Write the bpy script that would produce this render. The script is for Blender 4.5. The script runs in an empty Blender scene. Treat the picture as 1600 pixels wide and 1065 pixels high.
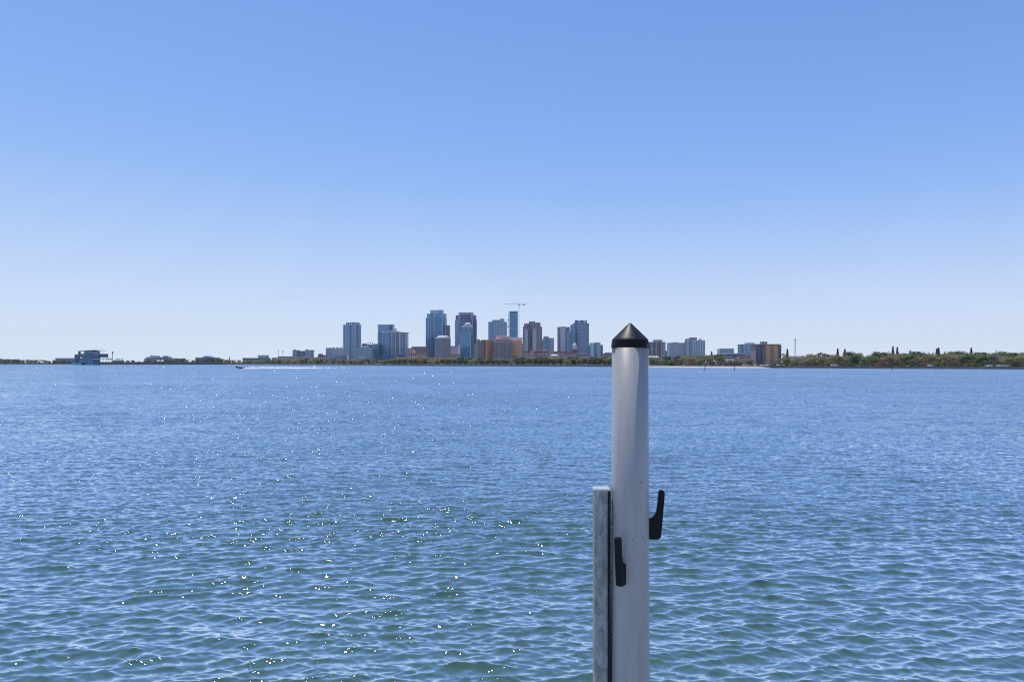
import bpy, bmesh, math, random
import numpy as np
from mathutils import Vector

R = math.radians
SC = bpy.context.scene
COL = SC.collection

# ------------------------------------------------------------------ camera
EYE = 4.5                 # eye height over the water, metres
FPX = 1600 * 24.0 / 36.0  # focal length in photo pixels
YH = 565.5                # horizon row in the photo
cam_d = bpy.data.cameras.new('camera')
cam_d.sensor_width = 36.0
cam_d.lens = 24.0
cam_d.shift_y = (YH - 532.5) / 1600.0
cam_d.clip_start = 0.1
cam_d.clip_end = 40000.0
cam = bpy.data.objects.new('camera', cam_d)
COL.objects.link(cam)
cam.location = (0, 0, EYE)
cam.rotation_euler = (R(90), 0, 0)
SC.camera = cam

# ------------------------------------------------------------------ sky and sun
SUN_EL, SUN_AZ = R(74), R(-42)      # azimuth from +Y, negative = to the left
world = bpy.data.worlds.new('World')
SC.world = world
world.use_nodes = True
wn = world.node_tree
wn.nodes.clear()
w_out = wn.nodes.new('ShaderNodeOutputWorld')
w_bg = wn.nodes.new('ShaderNodeBackground')
w_sky = wn.nodes.new('ShaderNodeTexSky')
w_sky.sky_type = 'NISHITA'
w_sky.sun_disc = False
w_sky.sun_elevation = SUN_EL
w_sky.sun_rotation = SUN_AZ
w_sky.altitude = 2500.0
w_sky.air_density = 1.0
w_sky.dust_density = 0.0
w_sky.ozone_density = 4.0
w_bg.inputs['Strength'].default_value = 0.10
# the camera's own tone response for the bright sky: softly rolls off the band along the horizon
w_in = wn.nodes.new('ShaderNodeVectorMath'); w_in.operation = 'SCALE'; w_in.inputs['Scale'].default_value = 0.05
w_cv = wn.nodes.new('ShaderNodeRGBCurve')
w_up = wn.nodes.new('ShaderNodeVectorMath'); w_up.operation = 'SCALE'; w_up.inputs['Scale'].default_value = 20.0
SKY_CURVES = [
    [(0, 0), (.13, .225), (.16, .285), (.20, .385), (.31, .545), (.52, .665), (.85, .71), (2.0, 0.9)],
    [(0, 0), (.23, .40), (.28, .47), (.36, .57), (.53, .70), (.76, .80), (.95, .83), (2.0, 1.0)],
    [(0, 0), (.25, .56), (.42, .80), (.48, .855), (.55, .88), (.67, .905), (.84, .93), (2.0, 1.02)]]
for c, pts in zip(w_cv.mapping.curves, SKY_CURVES):
    c.points[0].location = (0, 0)
    c.points[1].location = (1, pts[-1][1] / 2)
    for x, y in pts[1:-1]:
        c.points.new(x / 2, y / 2)
w_cv.mapping.update()
wn.links.new(w_sky.outputs[0], w_in.inputs[0])
wn.links.new(w_in.outputs[0], w_cv.inputs['Color'])
wn.links.new(w_cv.outputs[0], w_up.inputs[0])
wn.links.new(w_up.outputs[0], w_bg.inputs[0])
wn.links.new(w_bg.outputs[0], w_out.inputs[0])

sun_d = bpy.data.lights.new('sun', 'SUN')
sun_d.energy = 2.8
sun_d.angle = R(0.5)
sun_d.color = (1.0, 0.95, 0.87)
sun = bpy.data.objects.new('sun', sun_d)
COL.objects.link(sun)
sun_dir = Vector((math.sin(SUN_AZ) * math.cos(SUN_EL), math.cos(SUN_AZ) * math.cos(SUN_EL), math.sin(SUN_EL)))
sun.rotation_euler = (-sun_dir).to_track_quat('-Z', 'Y').to_euler()
sun.location = (0, 0, 300)

SC.view_settings.view_transform = 'Standard'
SC.view_settings.look = 'None'
SC.view_settings.exposure = 0.08
SC.view_settings.gamma = 1.0
SC.render.engine = 'CYCLES'
SC.cycles.use_denoising = False
SC.cycles.denoiser = 'OPENIMAGEDENOISE'
SC.cycles.denoising_input_passes = 'RGB_ALBEDO_NORMAL'
SC.cycles.denoising_prefilter = 'ACCURATE'
SC.cycles.max_bounces = 5
SC.cycles.filter_width = 1.15
SC.cycles.sample_clamp_direct = 80.0
SC.cycles.sample_clamp_indirect = 6.0

# ------------------------------------------------------------------ helpers
def wx(x, D):            # photo column -> world x at distance D
    return (x - 800.0) / FPX * D
def wz(y, D):            # photo row -> world z at distance D
    return EYE - (y - YH) / FPX * D

MATS = {}
def mat(name, col, rough=0.7, metal=0.0, var=0.12, scale=0.6, bump=0.0, spec=0.5):
    if name in MATS:
        return MATS[name]
    m = bpy.data.materials.new(name)
    m.use_nodes = True
    nt = m.node_tree
    b = nt.nodes['Principled BSDF']
    tc = nt.nodes.new('ShaderNodeTexCoord')
    nz = nt.nodes.new('ShaderNodeTexNoise')
    nz.inputs['Scale'].default_value = scale
    nz.inputs['Detail'].default_value = 4
    nt.links.new(tc.outputs['Object'], nz.inputs['Vector'])
    mx = nt.nodes.new('ShaderNodeMix')
    mx.data_type = 'RGBA'
    lo = tuple(c * (1 - var) for c in col) + (1,)
    hi = tuple(min(1, c * (1 + var)) for c in col) + (1,)
    mx.inputs[6].default_value = lo
    mx.inputs[7].default_value = hi
    nt.links.new(nz.outputs['Fac'], mx.inputs[0])
    nt.links.new(mx.outputs[2], b.inputs['Base Color'])
    b.inputs['Roughness'].default_value = rough
    b.inputs['Metallic'].default_value = metal
    b.inputs['Specular IOR Level'].default_value = spec
    if bump:
        bp = nt.nodes.new('ShaderNodeBump')
        bp.inputs['Strength'].default_value = bump
        nt.links.new(nz.outputs['Fac'], bp.inputs['Height'])
        nt.links.new(bp.outputs[0], b.inputs['Normal'])
    MATS[name] = m
    return m

class MB:
    """collects faces, builds ONE mesh object"""
    def __init__(s):
        s.v, s.f = [], []
    def face(s, pts):
        n = len(s.v)
        s.v += [tuple(p) for p in pts]
        s.f.append(tuple(range(n, n + len(pts))))
    def prism(s, poly, z0, z1, top=None):
        """poly = [(x, y)...] counter-clockwise seen from above; top = other outline for the upper ring"""
        n = len(s.v)
        k = len(poly)
        tp = top or poly
        z1s = z1 if isinstance(z1, (list, tuple)) else [z1] * k
        s.v += [(x, y, z0) for x, y in poly] + [(x, y, z) for (x, y), z in zip(tp, z1s)]
        for i in range(k):
            j = (i + 1) % k
            s.f.append((n + i, n + j, n + k + j, n + k + i))
        s.f.append(tuple(n + k + i for i in range(k)))
        s.f.append(tuple(n + i for i in reversed(range(k))))
    def box(s, x0, x1, y0, y1, z0, z1):
        s.prism([(x0, y0), (x1, y0), (x1, y1), (x0, y1)], z0, z1)
    def beam(s, a, b, r, k=6):
        a, b = Vector(a), Vector(b)
        d = (b - a).normalized()
        u = d.cross(Vector((0, 0, 1)) if abs(d.z) < .9 else Vector((1, 0, 0))).normalized()
        w = d.cross(u)
        n = len(s.v)
        r0, r1 = r if isinstance(r, tuple) else (r, r)
        for p, rr in ((a, r0), (b, r1)):
            for i in range(k):
                t = 2 * math.pi * (i + .5) / k
                s.v.append(tuple(p + u * math.cos(t) * rr + w * math.sin(t) * rr))
        for i in range(k):
            j = (i + 1) % k
            s.f.append((n + i, n + k + i, n + k + j, n + j))
        s.f.append(tuple(n + i for i in range(k)))
        s.f.append(tuple(n + k + i for i in reversed(range(k))))
    def lathe(s, prof, cx=0, cy=0, k=24):
        """prof = [(r, z)...] from bottom to top"""
        n = len(s.v)
        for r, z in prof:
            for i in range(k):
                t = 2 * math.pi * i / k
                s.v.append((cx + r * math.cos(t), cy + r * math.sin(t), z))
        for q in range(len(prof) - 1):
            for i in range(k):
                j = (i + 1) % k
                s.f.append((n + q * k + i, n + q * k + j, n + (q + 1) * k + j, n + (q + 1) * k + i))
        s.f.append(tuple(n + i for i in reversed(range(k))))
        e = n + (len(prof) - 1) * k
        s.f.append(tuple(e + i for i in range(k)))
    def mesh(s, name, m, origin=(0, 0, 0), smooth=False):
        me = bpy.data.meshes.new(name)
        o = Vector(origin)
        me.from_pydata([(x - o.x, y - o.y, z - o.z) for x, y, z in s.v], [], s.f)
        if m:
            me.materials.append(m)
        if smooth:
            for p in me.polygons:
                p.use_smooth = True
        me.update()
        return me
    def build(s, name, m, parent=None, origin=None, smooth=False):
        if origin is None:
            origin = parent.location if parent else (0, 0, 0)
            if parent and parent.parent:
                origin = Vector(parent.location) + parent.parent.location
        o = bpy.data.objects.new(name, s.mesh(name, m, origin, smooth))
        COL.objects.link(o)
        if parent:
            o.parent = parent
        else:
            o.location = origin
        return o

def tag(o, label=None, cat=None, group=None, kind=None):
    for k, v in (('label', label), ('category', cat), ('group', group), ('kind', kind)):
        if v:
            o[k] = v
    return o
def empty(name, loc, label=None, cat=None, group=None):
    o = bpy.data.objects.new(name, None)
    o.empty_display_size = 0.5
    COL.objects.link(o)
    o.location = loc
    return tag(o, label, cat, group)
def copy_thing(src, loc, rz=0.0, sc=1.0, label=None, group=None):
    c = src.copy()
    COL.objects.link(c)
    c.location, c.rotation_euler = loc, (0, 0, rz)
    c.scale = sc if isinstance(sc, tuple) else (sc, sc, sc)
    for ch in src.children:
        d = ch.copy()
        COL.objects.link(d)
        d.parent = c
    return tag(c, label, None, group)

# ------------------------------------------------------------------ water
LEAN = 1.0
FRES = 2.4
def water_material():
    m = bpy.data.materials.new('bay_water')
    m.use_nodes = True
    nt = m.node_tree
    N, L = nt.nodes.new, nt.links.new
    nt.nodes.clear()
    out = N('ShaderNodeOutputMaterial')
    body = N('ShaderNodeBsdfDiffuse'); body.inputs['Color'].default_value = (0.066, 0.138, 0.104, 1)   # light scattered back up by the green water
    gloss = N('ShaderNodeBsdfGlossy'); gloss.inputs['Color'].default_value = (1.0, 1.0, 0.94, 1)
    gloss.inputs['Roughness'].default_value = 0.028
    lw = N('ShaderNodeLayerWeight'); lw.inputs['Blend'].default_value = 0.5
    pw = N('ShaderNodeMath'); pw.operation = 'POWER'; pw.inputs[1].default_value = FRES
    L(lw.outputs['Facing'], pw.inputs[0])
    fr = N('ShaderNodeMapRange'); fr.inputs[3].default_value = 0.025; fr.inputs[4].default_value = 2.1; fr.clamp = False
    cl = N('ShaderNodeClamp'); L(fr.outputs[0], cl.inputs[0])
    L(pw.outputs[0], fr.inputs[0])
    mixs = N('ShaderNodeMixShader')
    L(cl.outputs[0], mixs.inputs[0]); L(body.outputs[0], mixs.inputs[1]); L(gloss.outputs[0], mixs.inputs[2])
    L(mixs.outputs[0], out.inputs['Surface'])
    geo = N('ShaderNodeNewGeometry')
    at = N('ShaderNodeAttribute'); at.attribute_name = 'missing'     # wave bands the mesh is too coarse for
    sep = N('ShaderNodeSeparateXYZ'); L(at.outputs['Vector'], sep.inputs[0])
    groups = {True: None, False: None}
    # (wavelength, slope along y, slope along x, which weight, rotation)
    bands = [(5.0, .06, .03, None, 14), (6.5, .22, .10, 0, -4), (2.6, .34, .16, 0, 6), (0.95, .42, .26, 0, -9), (0.32, .60, .44, 1, 12), (0.14, .56, .44, 2, -20), (0.085, .12, .06, None, 8), (0.075, .30, .28, 2, 25)]
    for wl, sy, sx, w, rot in bands:
        mp = N('ShaderNodeMapping')
        mp.inputs['Rotation'].default_value = (0, 0, R(rot))
        mp.inputs['Location'].default_value = (wl * 13.7, -wl * 7.1, 0)
        mp.inputs['Scale'].default_value = (0.5 / wl, 1.0 / wl, 0.0)
        L(geo.outputs['Position'], mp.inputs[0])
        nz = N('ShaderNodeTexNoise')
        nz.noise_dimensions = '2D'
        nz.inputs['Scale'].default_value = 1.0
        nz.inputs['Detail'].default_value = 1.5
        L(mp.outputs[0], nz.inputs['Vector'])
        sub = N('ShaderNodeVectorMath'); sub.operation = 'SUBTRACT'
        L(nz.outputs['Color'], sub.inputs[0]); sub.inputs[1].default_value = (.5, .5, .5)
        mul = N('ShaderNodeVectorMath'); mul.operation = 'MULTIPLY'
        L(sub.outputs[0], mul.inputs[0]); mul.inputs[1].default_value = (sx * 2, sy * 2, 0 if w is None else sy * 2)
        v = mul.outputs[0]
        if w is not None:
            sc = N('ShaderNodeVectorMath'); sc.operation = 'SCALE'
            L(v, sc.inputs[0]); L(sep.outputs[w], sc.inputs['Scale'])
            v = sc.outputs[0]
        key = w is not None
        if groups[key] is None:
            groups[key] = v
        else:
            ad = N('ShaderNodeVectorMath'); ad.operation = 'ADD'
            L(groups[key], ad.inputs[0]); L(v, ad.inputs[1]); groups[key] = ad.outputs[0]
    # seen from low down, crests hide the far sides of the distant waves: the facets left to see lean towards the open bay
    sx_ = N('ShaderNodeSeparateXYZ'); L(groups[True], sx_.inputs[0])
    yz = N('ShaderNodeCombineXYZ'); L(sx_.outputs[1], yz.inputs[0]); L(sx_.outputs[2], yz.inputs[1])
    ln = N('ShaderNodeVectorMath'); ln.operation = 'LENGTH'; L(yz.outputs[0], ln.inputs[0])
    ng = N('ShaderNodeMath'); ng.operation = 'MULTIPLY'; ng.inputs[1].default_value = -LEAN; L(ln.outputs['Value'], ng.inputs[0])
    fo = N('ShaderNodeCombineXYZ'); L(sx_.outputs[0], fo.inputs[0]); L(ng.outputs[0], fo.inputs[1])
    ad = N('ShaderNodeVectorMath'); ad.operation = 'ADD'
    L(groups[False], ad.inputs[0]); L(fo.outputs[0], ad.inputs[1]); total = ad.outputs[0]
    # gusts and the calm strip in the lee of the far shore
    gm = N('ShaderNodeMapping'); gm.inputs['Scale'].default_value = (1 / 60., 1 / 35., 0)
    L(geo.outputs['Position'], gm.inputs[0])
    g = N('ShaderNodeTexNoise'); g.noise_dimensions = '2D'; g.inputs['Scale'].default_value = 1.0; g.inputs['Detail'].default_value = 3
    L(gm.outputs[0], g.inputs['Vector'])
    gr = N('ShaderNodeMapRange'); gr.inputs[1].default_value = .3; gr.inputs[2].default_value = .7
    gr.inputs[3].default_value = .85; gr.inputs[4].default_value = 1.12
    L(g.outputs['Fac'], gr.inputs[0])
    ca = N('ShaderNodeAttribute'); ca.attribute_name = 'wind'
    gmul = N('ShaderNodeMath'); gmul.operation = 'MULTIPLY'
    L(gr.outputs[0], gmul.inputs[0]); L(ca.outputs['Fac'], gmul.inputs[1])
    sc = N('ShaderNodeVectorMath'); sc.operation = 'SCALE'
    L(total, sc.inputs[0]); L(gmul.outputs[0], sc.inputs['Scale'])
    ad = N('ShaderNodeVectorMath'); ad.operation = 'ADD'
    L(geo.outputs['Normal'], ad.inputs[0]); L(sc.outputs[0], ad.inputs[1])
    nm = N('ShaderNodeVectorMath'); nm.operation = 'NORMALIZE'
    L(ad.outputs[0], nm.inputs[0])
    for n in (body, gloss, lw):
        L(nm.outputs[0], n.inputs['Normal'])
    return m

def wave_tile(L, N, seed, lam_lo, lam_hi, lam_peak, wind, spread):
    """periodic wave field of one wavelength band; height, x- and y-shift, all for unit rms slope"""
    rng = np.random.default_rng(seed)
    k1 = 2 * np.pi * np.fft.fftfreq(N, L / N)
    kx, ky = np.meshgrid(k1, k1, indexing='ij')
    k = np.hypot(kx, ky); k[0, 0] = 1
    lam = 2 * np.pi / k
    sp = k ** -2.0 * np.exp(-0.6 * (lam / lam_peak) ** 2.0)
    th = np.arctan2(ky, kx) - wind
    sp *= np.abs(np.cos(th)) ** spread + 0.03
    sp *= np.clip((lam_hi * 1.15 - lam) / (0.3 * lam_hi), 0, 1) * np.clip((lam - lam_lo * .85) / (0.3 * lam_lo), 0, 1)
    sp[0, 0] = 0
    h = sp * np.exp(2j * np.pi * rng.random((N, N))) * np.abs(rng.normal(size=(N, N)))
    z = np.fft.ifft2(h)
    gx, gy = np.fft.ifft2(1j * kx * h).real, np.fft.ifft2(1j * ky * h).real
    dx, dy = np.fft.ifft2(1j * kx / k * h).real, np.fft.ifft2(1j * ky / k * h).real
    s = 1 / np.sqrt((gx ** 2 + gy ** 2).mean())
    return z.real * s, dx * s, dy * s

def sample(tile, L, x, y):
    N = tile.shape[0]
    u, v = x / L * N, y / L * N
    i, j = np.floor(u).astype(int), np.floor(v).astype(int)
    a, b = u - i, v - j
    i0, j0, i1, j1 = i % N, j % N, (i + 1) % N, (j + 1) % N
    return (tile[i0, j0] * (1 - a) * (1 - b) + tile[i1, j0] * a * (1 - b) + tile[i0, j1] * (1 - a) * b + tile[i1, j1] * a * b)

SHORE = [(-900, 1400), (-300, 1330), (0, 1290), (110, 1270), (160, 1230), (350, 1190), (420, 1090), (520, 985), (650, 800), (760, 750), (900, 690),
         (1000, 650), (1060, 600), (1150, 545), (1250, 505), (1400, 470), (1500, 450), (1600, 425), (1800, 390), (2600, 330)]
def shore_d(x):
    return float(np.interp(x, [p[0] for p in SHORE], [p[1] for p in SHORE]))

def build_water():
    step = 0.62 * EYE * 682.7         # rows about two thirds of a rendered pixel apart
    d, rows = 4.0, []
    while d < 1500:
        rows.append(d)
        d += min(max(0.026, d * d / (EYE * 682.7) * 0.5), 40 + d * .02)
    rows = np.array(rows + [1600., 2500.])
    gap = np.gradient(rows)
    nA = 941
    az = np.linspace(R(-49), R(49), nA)
    DD, AA = np.meshgrid(rows, az, indexing='ij')
    GG = np.repeat(gap[:, None], nA, 1)
    X, Y = DD * np.tan(AA) * 1.0, DD.copy()
    sp = np.maximum(GG, DD * (az[1] - az[0]) * 1.3)
    Z = np.zeros_like(X); DX = np.zeros_like(X); DY = np.zeros_like(X)
    miss = np.zeros(X.shape + (3,), dtype=np.float32)
    def weight(lam):
        return np.clip((lam / sp - 2.2) / 2.5, 0, 1)
    # band: lo, hi, peak, slope, wind, chop
    bands = [(0.65, 2.8, 1.0, 0.085, R(84), 5.0, 0.9, ((41.0, 512, 1), (29.7, 384, 2))),
             (0.25, 0.65, 0.36, 0.225, R(95), 6.0, 0.8, ((23.0, 512, 3), (15.3, 384, 4))),
             (0.10, 0.25, 0.17, 0.215, R(84), 3.5, 0.5, ((11.1, 512, 5), (7.7, 384, 6)))]
    for q, (lo, hi, pk, slope, wind, spread, chop, tiles) in enumerate(bands):
        w = weight(lo * 1.25)
        miss[..., q] = 1 - w
        sel = w > 0
        for (L, N, seed) in tiles:
            t = wave_tile(L, N, seed, lo, hi, pk, wind, spread)
            ang = 0.35 * (seed % 2) - 0.15
            ca, sa = math.cos(ang), math.sin(ang)
            xs, ys = X[sel], Y[sel]
            u, v = ca * xs + sa * ys + seed * 3.3, -sa * xs + ca * ys + seed * 5.1
            amp = slope / math.sqrt(2) * w[sel]
            Z[sel] += amp * sample(t[0], L, u, v)
            du, dv = sample(t[1], L, u, v), sample(t[2], L, u, v)
            DX[sel] += chop * amp * (ca * du - sa * dv)
            DY[sel] += chop * amp * (sa * du + ca * dv)
    X, Y = X + DX, Y + DY
    px = 800 + FPX * np.tan(AA)
    sd = np.interp(px, [p[0] for p in SHORE], [p[1] for p in SHORE])
    wind = np.clip((sd - DD) / 300.0, 0, 1) ** 0.7 * 0.25 + 0.75
    nR = len(rows)
    co = np.stack([X, Y, Z], -1).reshape(-1, 3).astype(np.float32)
    idx = np.arange(nR * nA).reshape(nR, nA)
    quads = np.stack([idx[:-1, :-1], idx[:-1, 1:], idx[1:, 1:], idx[1:, :-1]], -1).reshape(-1, 4)
    # a plain apron for the water beside and behind the camera
    ext = np.array([[-3900, -400, 0], [3900, -400, 0], [4.0 * math.tan(az[-1]), 4.0, 0], [4.0 * math.tan(az[0]), 4.0, 0],
                    [2500 * math.tan(az[-1]), 2500, 0], [2500 * math.tan(az[0]), 2500, 0], [3900, 2500, 0], [-3900, 2500, 0]], dtype=np.float32)
    n0 = len(co)
    co = np.concatenate([co, ext])
    extra = np.array([[n0, n0 + 1, n0 + 2, n0 + 3], [n0 + 1, n0 + 6, n0 + 4, n0 + 2], [n0, n0 + 3, n0 + 5, n0 + 7]])
    quads = np.concatenate([quads, extra])
    me = bpy.data.meshes.new('water')
    me.vertices.add(len(co)); me.vertices.foreach_set('co', co.ravel())
    me.loops.add(quads.size); me.loops.foreach_set('vertex_index', quads.ravel().astype(np.int32))
    me.polygons.add(len(quads))
    me.polygons.foreach_set('loop_start', np.arange(0, quads.size, 4, dtype=np.int32))
    me.polygons.foreach_set('loop_total', np.full(len(quads), 4, dtype=np.int32))
    me.polygons.foreach_set('use_smooth', np.ones(len(quads), dtype=bool))
    me.update(calc_edges=True)
    a = me.attributes.new('missing', 'FLOAT_VECTOR', 'POINT')
    a.data.foreach_set('vector', np.concatenate([miss.reshape(-1, 3), np.ones((8, 3), np.float32)]).ravel())
    a = me.attributes.new('wind', 'FLOAT', 'POINT')
    a.data.foreach_set('value', np.concatenate([wind.reshape(-1), np.ones(8)]).astype(np.float32))
    me.materials.append(water_material())
    o = bpy.data.objects.new('water', me)
    COL.objects.link(o)
    tag(o, 'blue green choppy bay water', None, None, 'structure')
    print('water quads', len(quads))
build_water()

# ------------------------------------------------------------------ land
GZ = 1.2
def build_land():
    pts = [(wx(x, D), D) for x, D in SHORE]
    mb = MB()
    poly = pts + [(3950, 2300), (3950, 4000), (-3950, 4000), (-3950, 2300)]
    mb.prism(poly, -2.0, GZ)
    g = mb.build('ground', mat('ground_grass', (0.10, 0.105, 0.05), 0.95, var=0.45, scale=0.05))
    tag(g, 'low grassy land behind the shore', None, None, 'structure')
    def wall(x0, x1, label, m, top):
        xs = [x0] + [p[0] for p in SHORE if x0 < p[0] < x1] + [x1]
        ln = [(wx(x, shore_d(x)), shore_d(x)) for x in xs]
        q = MB()
        f = [(x, y - .5) for x, y in ln]
        b = [(x, y + .4) for x, y in ln]
        q.prism(f + b[::-1], -1.5, top)
        o = q.build('seawall', m)
        tag(o, label, 'seawall')
    dark = mat('dark_concrete', (0.15, 0.14, 0.135), 0.9, var=0.35, scale=0.25)
    wall(-600, 430, 'low grey brown seawall on the far shore behind the long pier', mat('grey_brown_concrete', (0.24, 0.20, 0.18), 0.9, var=0.35, scale=0.25), 1.7)
    wall(430, 1004, 'dark low seawall in front of the downtown park trees', dark, 1.55)
    wall(1200, 2300, 'dark low seawall below the tree belt right of the beach', dark, 1.55)
    # the beach: a sloping sheet of pale sand
    rng = random.Random(4)
    xs = list(range(1000, 1206, 6))
    b = MB()
    rows = []
    for i, x in enumerate(xs):
        D = shore_d(x)
        e = min(1.0, min(i, len(xs) - 1 - i) / 3.0)
        w = (9 + rng.uniform(-1.5, 1.5)) * e + 1
        rows.append([(wx(x, D - w), D - w, -0.25), (wx(x, D - w * .55), D - w * .55, 0.35 * e + .1), (wx(x, D + 1), D + 1, 0.4 + 0.55 * e), (wx(x, D + 16), D + 16, 1.25)])
    for a, c in zip(rows, rows[1:]):
        for k in range(3):
            b.face([a[k], c[k], c[k + 1], a[k + 1]])
    bo = b.build('beach', mat('pale_sand', (0.62, 0.57, 0.49), 0.95, var=0.12, scale=0.3))
    tag(bo, 'pale sand beach right of the piling', None, None, 'structure')
build_land()

# ------------------------------------------------------------------ trees
def leaf_mat(name, col, var=0.35):
    m = bpy.data.materials.new(name)
    m.use_nodes = True
    nt = m.node_tree
    b = nt.nodes['Principled BSDF']
    oi = nt.nodes.new('ShaderNodeObjectInfo')
    tc = nt.nodes.new('ShaderNodeTexCoord')
    nz = nt.nodes.new('ShaderNodeTexNoise'); nz.inputs['Scale'].default_value = 0.45; nz.inputs['Detail'].default_value = 3
    nt.links.new(tc.outputs['Object'], nz.inputs['Vector'])
    hs = nt.nodes.new('ShaderNodeHueSaturation')
    hs.inputs['Color'].default_value = col + (1,)
    mr = nt.nodes.new('ShaderNodeMapRange'); mr.inputs[3].default_value = .44; mr.inputs[4].default_value = .54
    nt.links.new(oi.outputs['Random'], mr.inputs[0]); nt.links.new(mr.outputs[0], hs.inputs['Hue'])
    mv = nt.nodes.new('ShaderNodeMapRange'); mv.inputs[1].default_value = .3; mv.inputs[2].default_value = .7
    mv.inputs[3].default_value = 1 - var; mv.inputs[4].default_value = 1 + var
    nt.links.new(nz.outputs['Fac'], mv.inputs[0]); nt.links.new(mv.outputs[0], hs.inputs['Value'])
    nt.links.new(hs.outputs[0], b.inputs['Base Color'])
    b.inputs['Roughness'].default_value = 0.6
    tr = nt.nodes.new('ShaderNodeBsdfTranslucent')
    nt.links.new(hs.outputs[0], tr.inputs['Color'])
    ms = nt.nodes.new('ShaderNodeMixShader'); ms.inputs[0].default_value = 0.5
    nt.links.new(b.outputs[0], ms.inputs[1]); nt.links.new(tr.outputs[0], ms.inputs[2])
    nt.links.new(ms.outputs[0], nt.nodes['Material Output'].inputs['Surface'])
    return m

def leaf_cloud(mb, rng, c, r, n, size):
    for _ in range(n):
        while True:
            p = Vector((rng.uniform(-1, 1), rng.uniform(-1, 1), rng.uniform(-1, 1)))
            if .25 < p.length < 1:
                break
        p = Vector((c[0] + p.x * r[0], c[1] + p.y * r[1], c[2] + p.z * r[2]))
        u = Vector((rng.gauss(0, 1), rng.gauss(0, 1), rng.gauss(0, .7))).normalized()
        v = u.cross(Vector((rng.gauss(0, 1), rng.gauss(0, 1), rng.gauss(0, 1)))).normalized()
        s = size * rng.uniform(.6, 1.3)
        mb.face([p - u * s, p - v * s * .6, p + u * s, p + v * s * .6])

BARK = mat('bark', (0.10, 0.08, 0.06), 0.95, var=0.3, scale=2)
def broadleaf(name, seed, h, w, col, lobes, n, size, low=.32, label='', cat='tree', var=.35):
    rng = random.Random(seed)
    root = empty(name, (0, 0, 0), label, cat)
    t = MB()
    t.beam((0, 0, -.3), (0.1, 0, h * .45), (.026 * h, .018 * h))
    for k in range(4):
        a = k * 1.6 + rng.random()
        t.beam((0.05, 0, h * .35), (math.cos(a) * w * .3, math.sin(a) * w * .3, h * rng.uniform(.6, .75)), (.018 * h, .008 * h), 5)
    t.build('trunk', BARK, root)
    c = MB()
    for k in range(lobes):
        a = 2 * math.pi * k / lobes + rng.uniform(-.4, .4)
        rr = w * .5 * rng.uniform(.3, .78)
        z = h * rng.uniform(low + .1, .82)
        rr *= 1.0 if z < h * .65 else .6
        q = w * rng.uniform(.17, .28)
        leaf_cloud(c, rng, (math.cos(a) * rr, math.sin(a) * rr, z), (q, q, q * .72), n // lobes, size)
    leaf_cloud(c, rng, (0, 0, h * .55), (w * .34, w * .34, h * .42), n // 3, size)
    c.build('crown', leaf_mat(name + '_leaves', col, var), root)
    return root
def palm(name, seed, h, label):
    rng = random.Random(seed)
    root = empty(name, (0, 0, 0), label, 'palm')
    t = MB(); t.beam((0, 0, -.3), (.15, 0, h * .9), (.2, .13)); t.build('trunk', BARK, root)
    c = MB()
    for k in range(18):
        a = k * 2.4
        up = rng.uniform(-.5, 1.0)
        prev = Vector((.15, 0, h * .9)); d = Vector((math.cos(a), math.sin(a), up)).normalized()
        for s in range(4):
            nx = prev + d * .62
            side = d.cross(Vector((0, 0, 1))).normalized() * (.30 - .05 * s)
            c.face([prev - side, nx - side * .8, nx + side * .8, prev + side])
            prev = nx; d = (d + Vector((0, 0, -.42))).normalized()
    c.build('crown', leaf_mat(name + '_leaves', (0.045, 0.06, 0.03)), root)
    return root
def conifer(name, seed, h, label):
    rng = random.Random(seed)
    root = empty(name, (0, 0, 0), label, 'tree')
    t = MB(); t.beam((0, 0, -.3), (0, 0, h * .97), (.28, .06)); t.build('trunk', BARK, root)
    c = MB()
    z = h * .28
    while z < h:
        r = (1 - z / h) * h * .15 + .5
        for k in range(9):
            a = k * .7 + z
            for f in (.15, .4, .7, 1):
                leaf_cloud(c, rng, (math.cos(a) * r * f, math.sin(a) * r * f, z + f * .3), (.35, .35, .25), 3, .46)
        z += h * .055
    c.build('crown', leaf_mat(name + '_leaves', (0.12, 0.16, 0.11)), root)
    return root

# prototypes become the first tree of their kind
KINDS = {
    'olive': broadleaf('olive_tree', 1, 10, 10, (0.36, 0.325, 0.15), 11, 640, .46, low=.12),
    'green': broadleaf('green_tree', 2, 10, 9.5, (0.25, 0.285, 0.11), 10, 640, .46, low=.12),
    'dark': broadleaf('dark_tree', 3, 10, 9, (0.135, 0.16, 0.085), 10, 640, .46, low=.1),
    'brown': broadleaf('bare_brown_tree', 4, 10, 10, (0.40, 0.33, 0.24), 12, 480, .42, low=.12),
    'bush': broadleaf('bush', 5, 5, 7.5, (0.13, 0.14, 0.065), 8, 420, .36, low=.05, cat='bush'),
    'brush': broadleaf('brown_bush', 6, 4, 7.5, (0.27, 0.19, 0.13), 8, 380, .34, low=.05, cat='bush'),
    'bright': broadleaf('bright_green_bush', 8, 4.5, 8, (0.16, 0.21, 0.045), 8, 420, .36, low=.05, cat='bush'),
    'palm': palm('palm_tree', 7, 10, ''),
    'pine': conifer('column_pine', 9, 14, ''),
}
HEIGHT = {'olive': 10, 'green': 10, 'dark': 10, 'brown': 10, 'bush': 5, 'brush': 4, 'bright': 4.5, 'palm': 10.6, 'pine': 14}
LOOK = {'olive': 'olive leafed broad tree', 'green': 'fresh green broad tree', 'dark': 'dark green dense tree', 'brown': 'nearly bare brown tree',
        'bush': 'low green shore bush', 'brush': 'low reddish brown shore bush', 'bright': 'bright yellow green bush', 'palm': 'slim dark palm', 'pine': 'tall dark column pine'}
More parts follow.
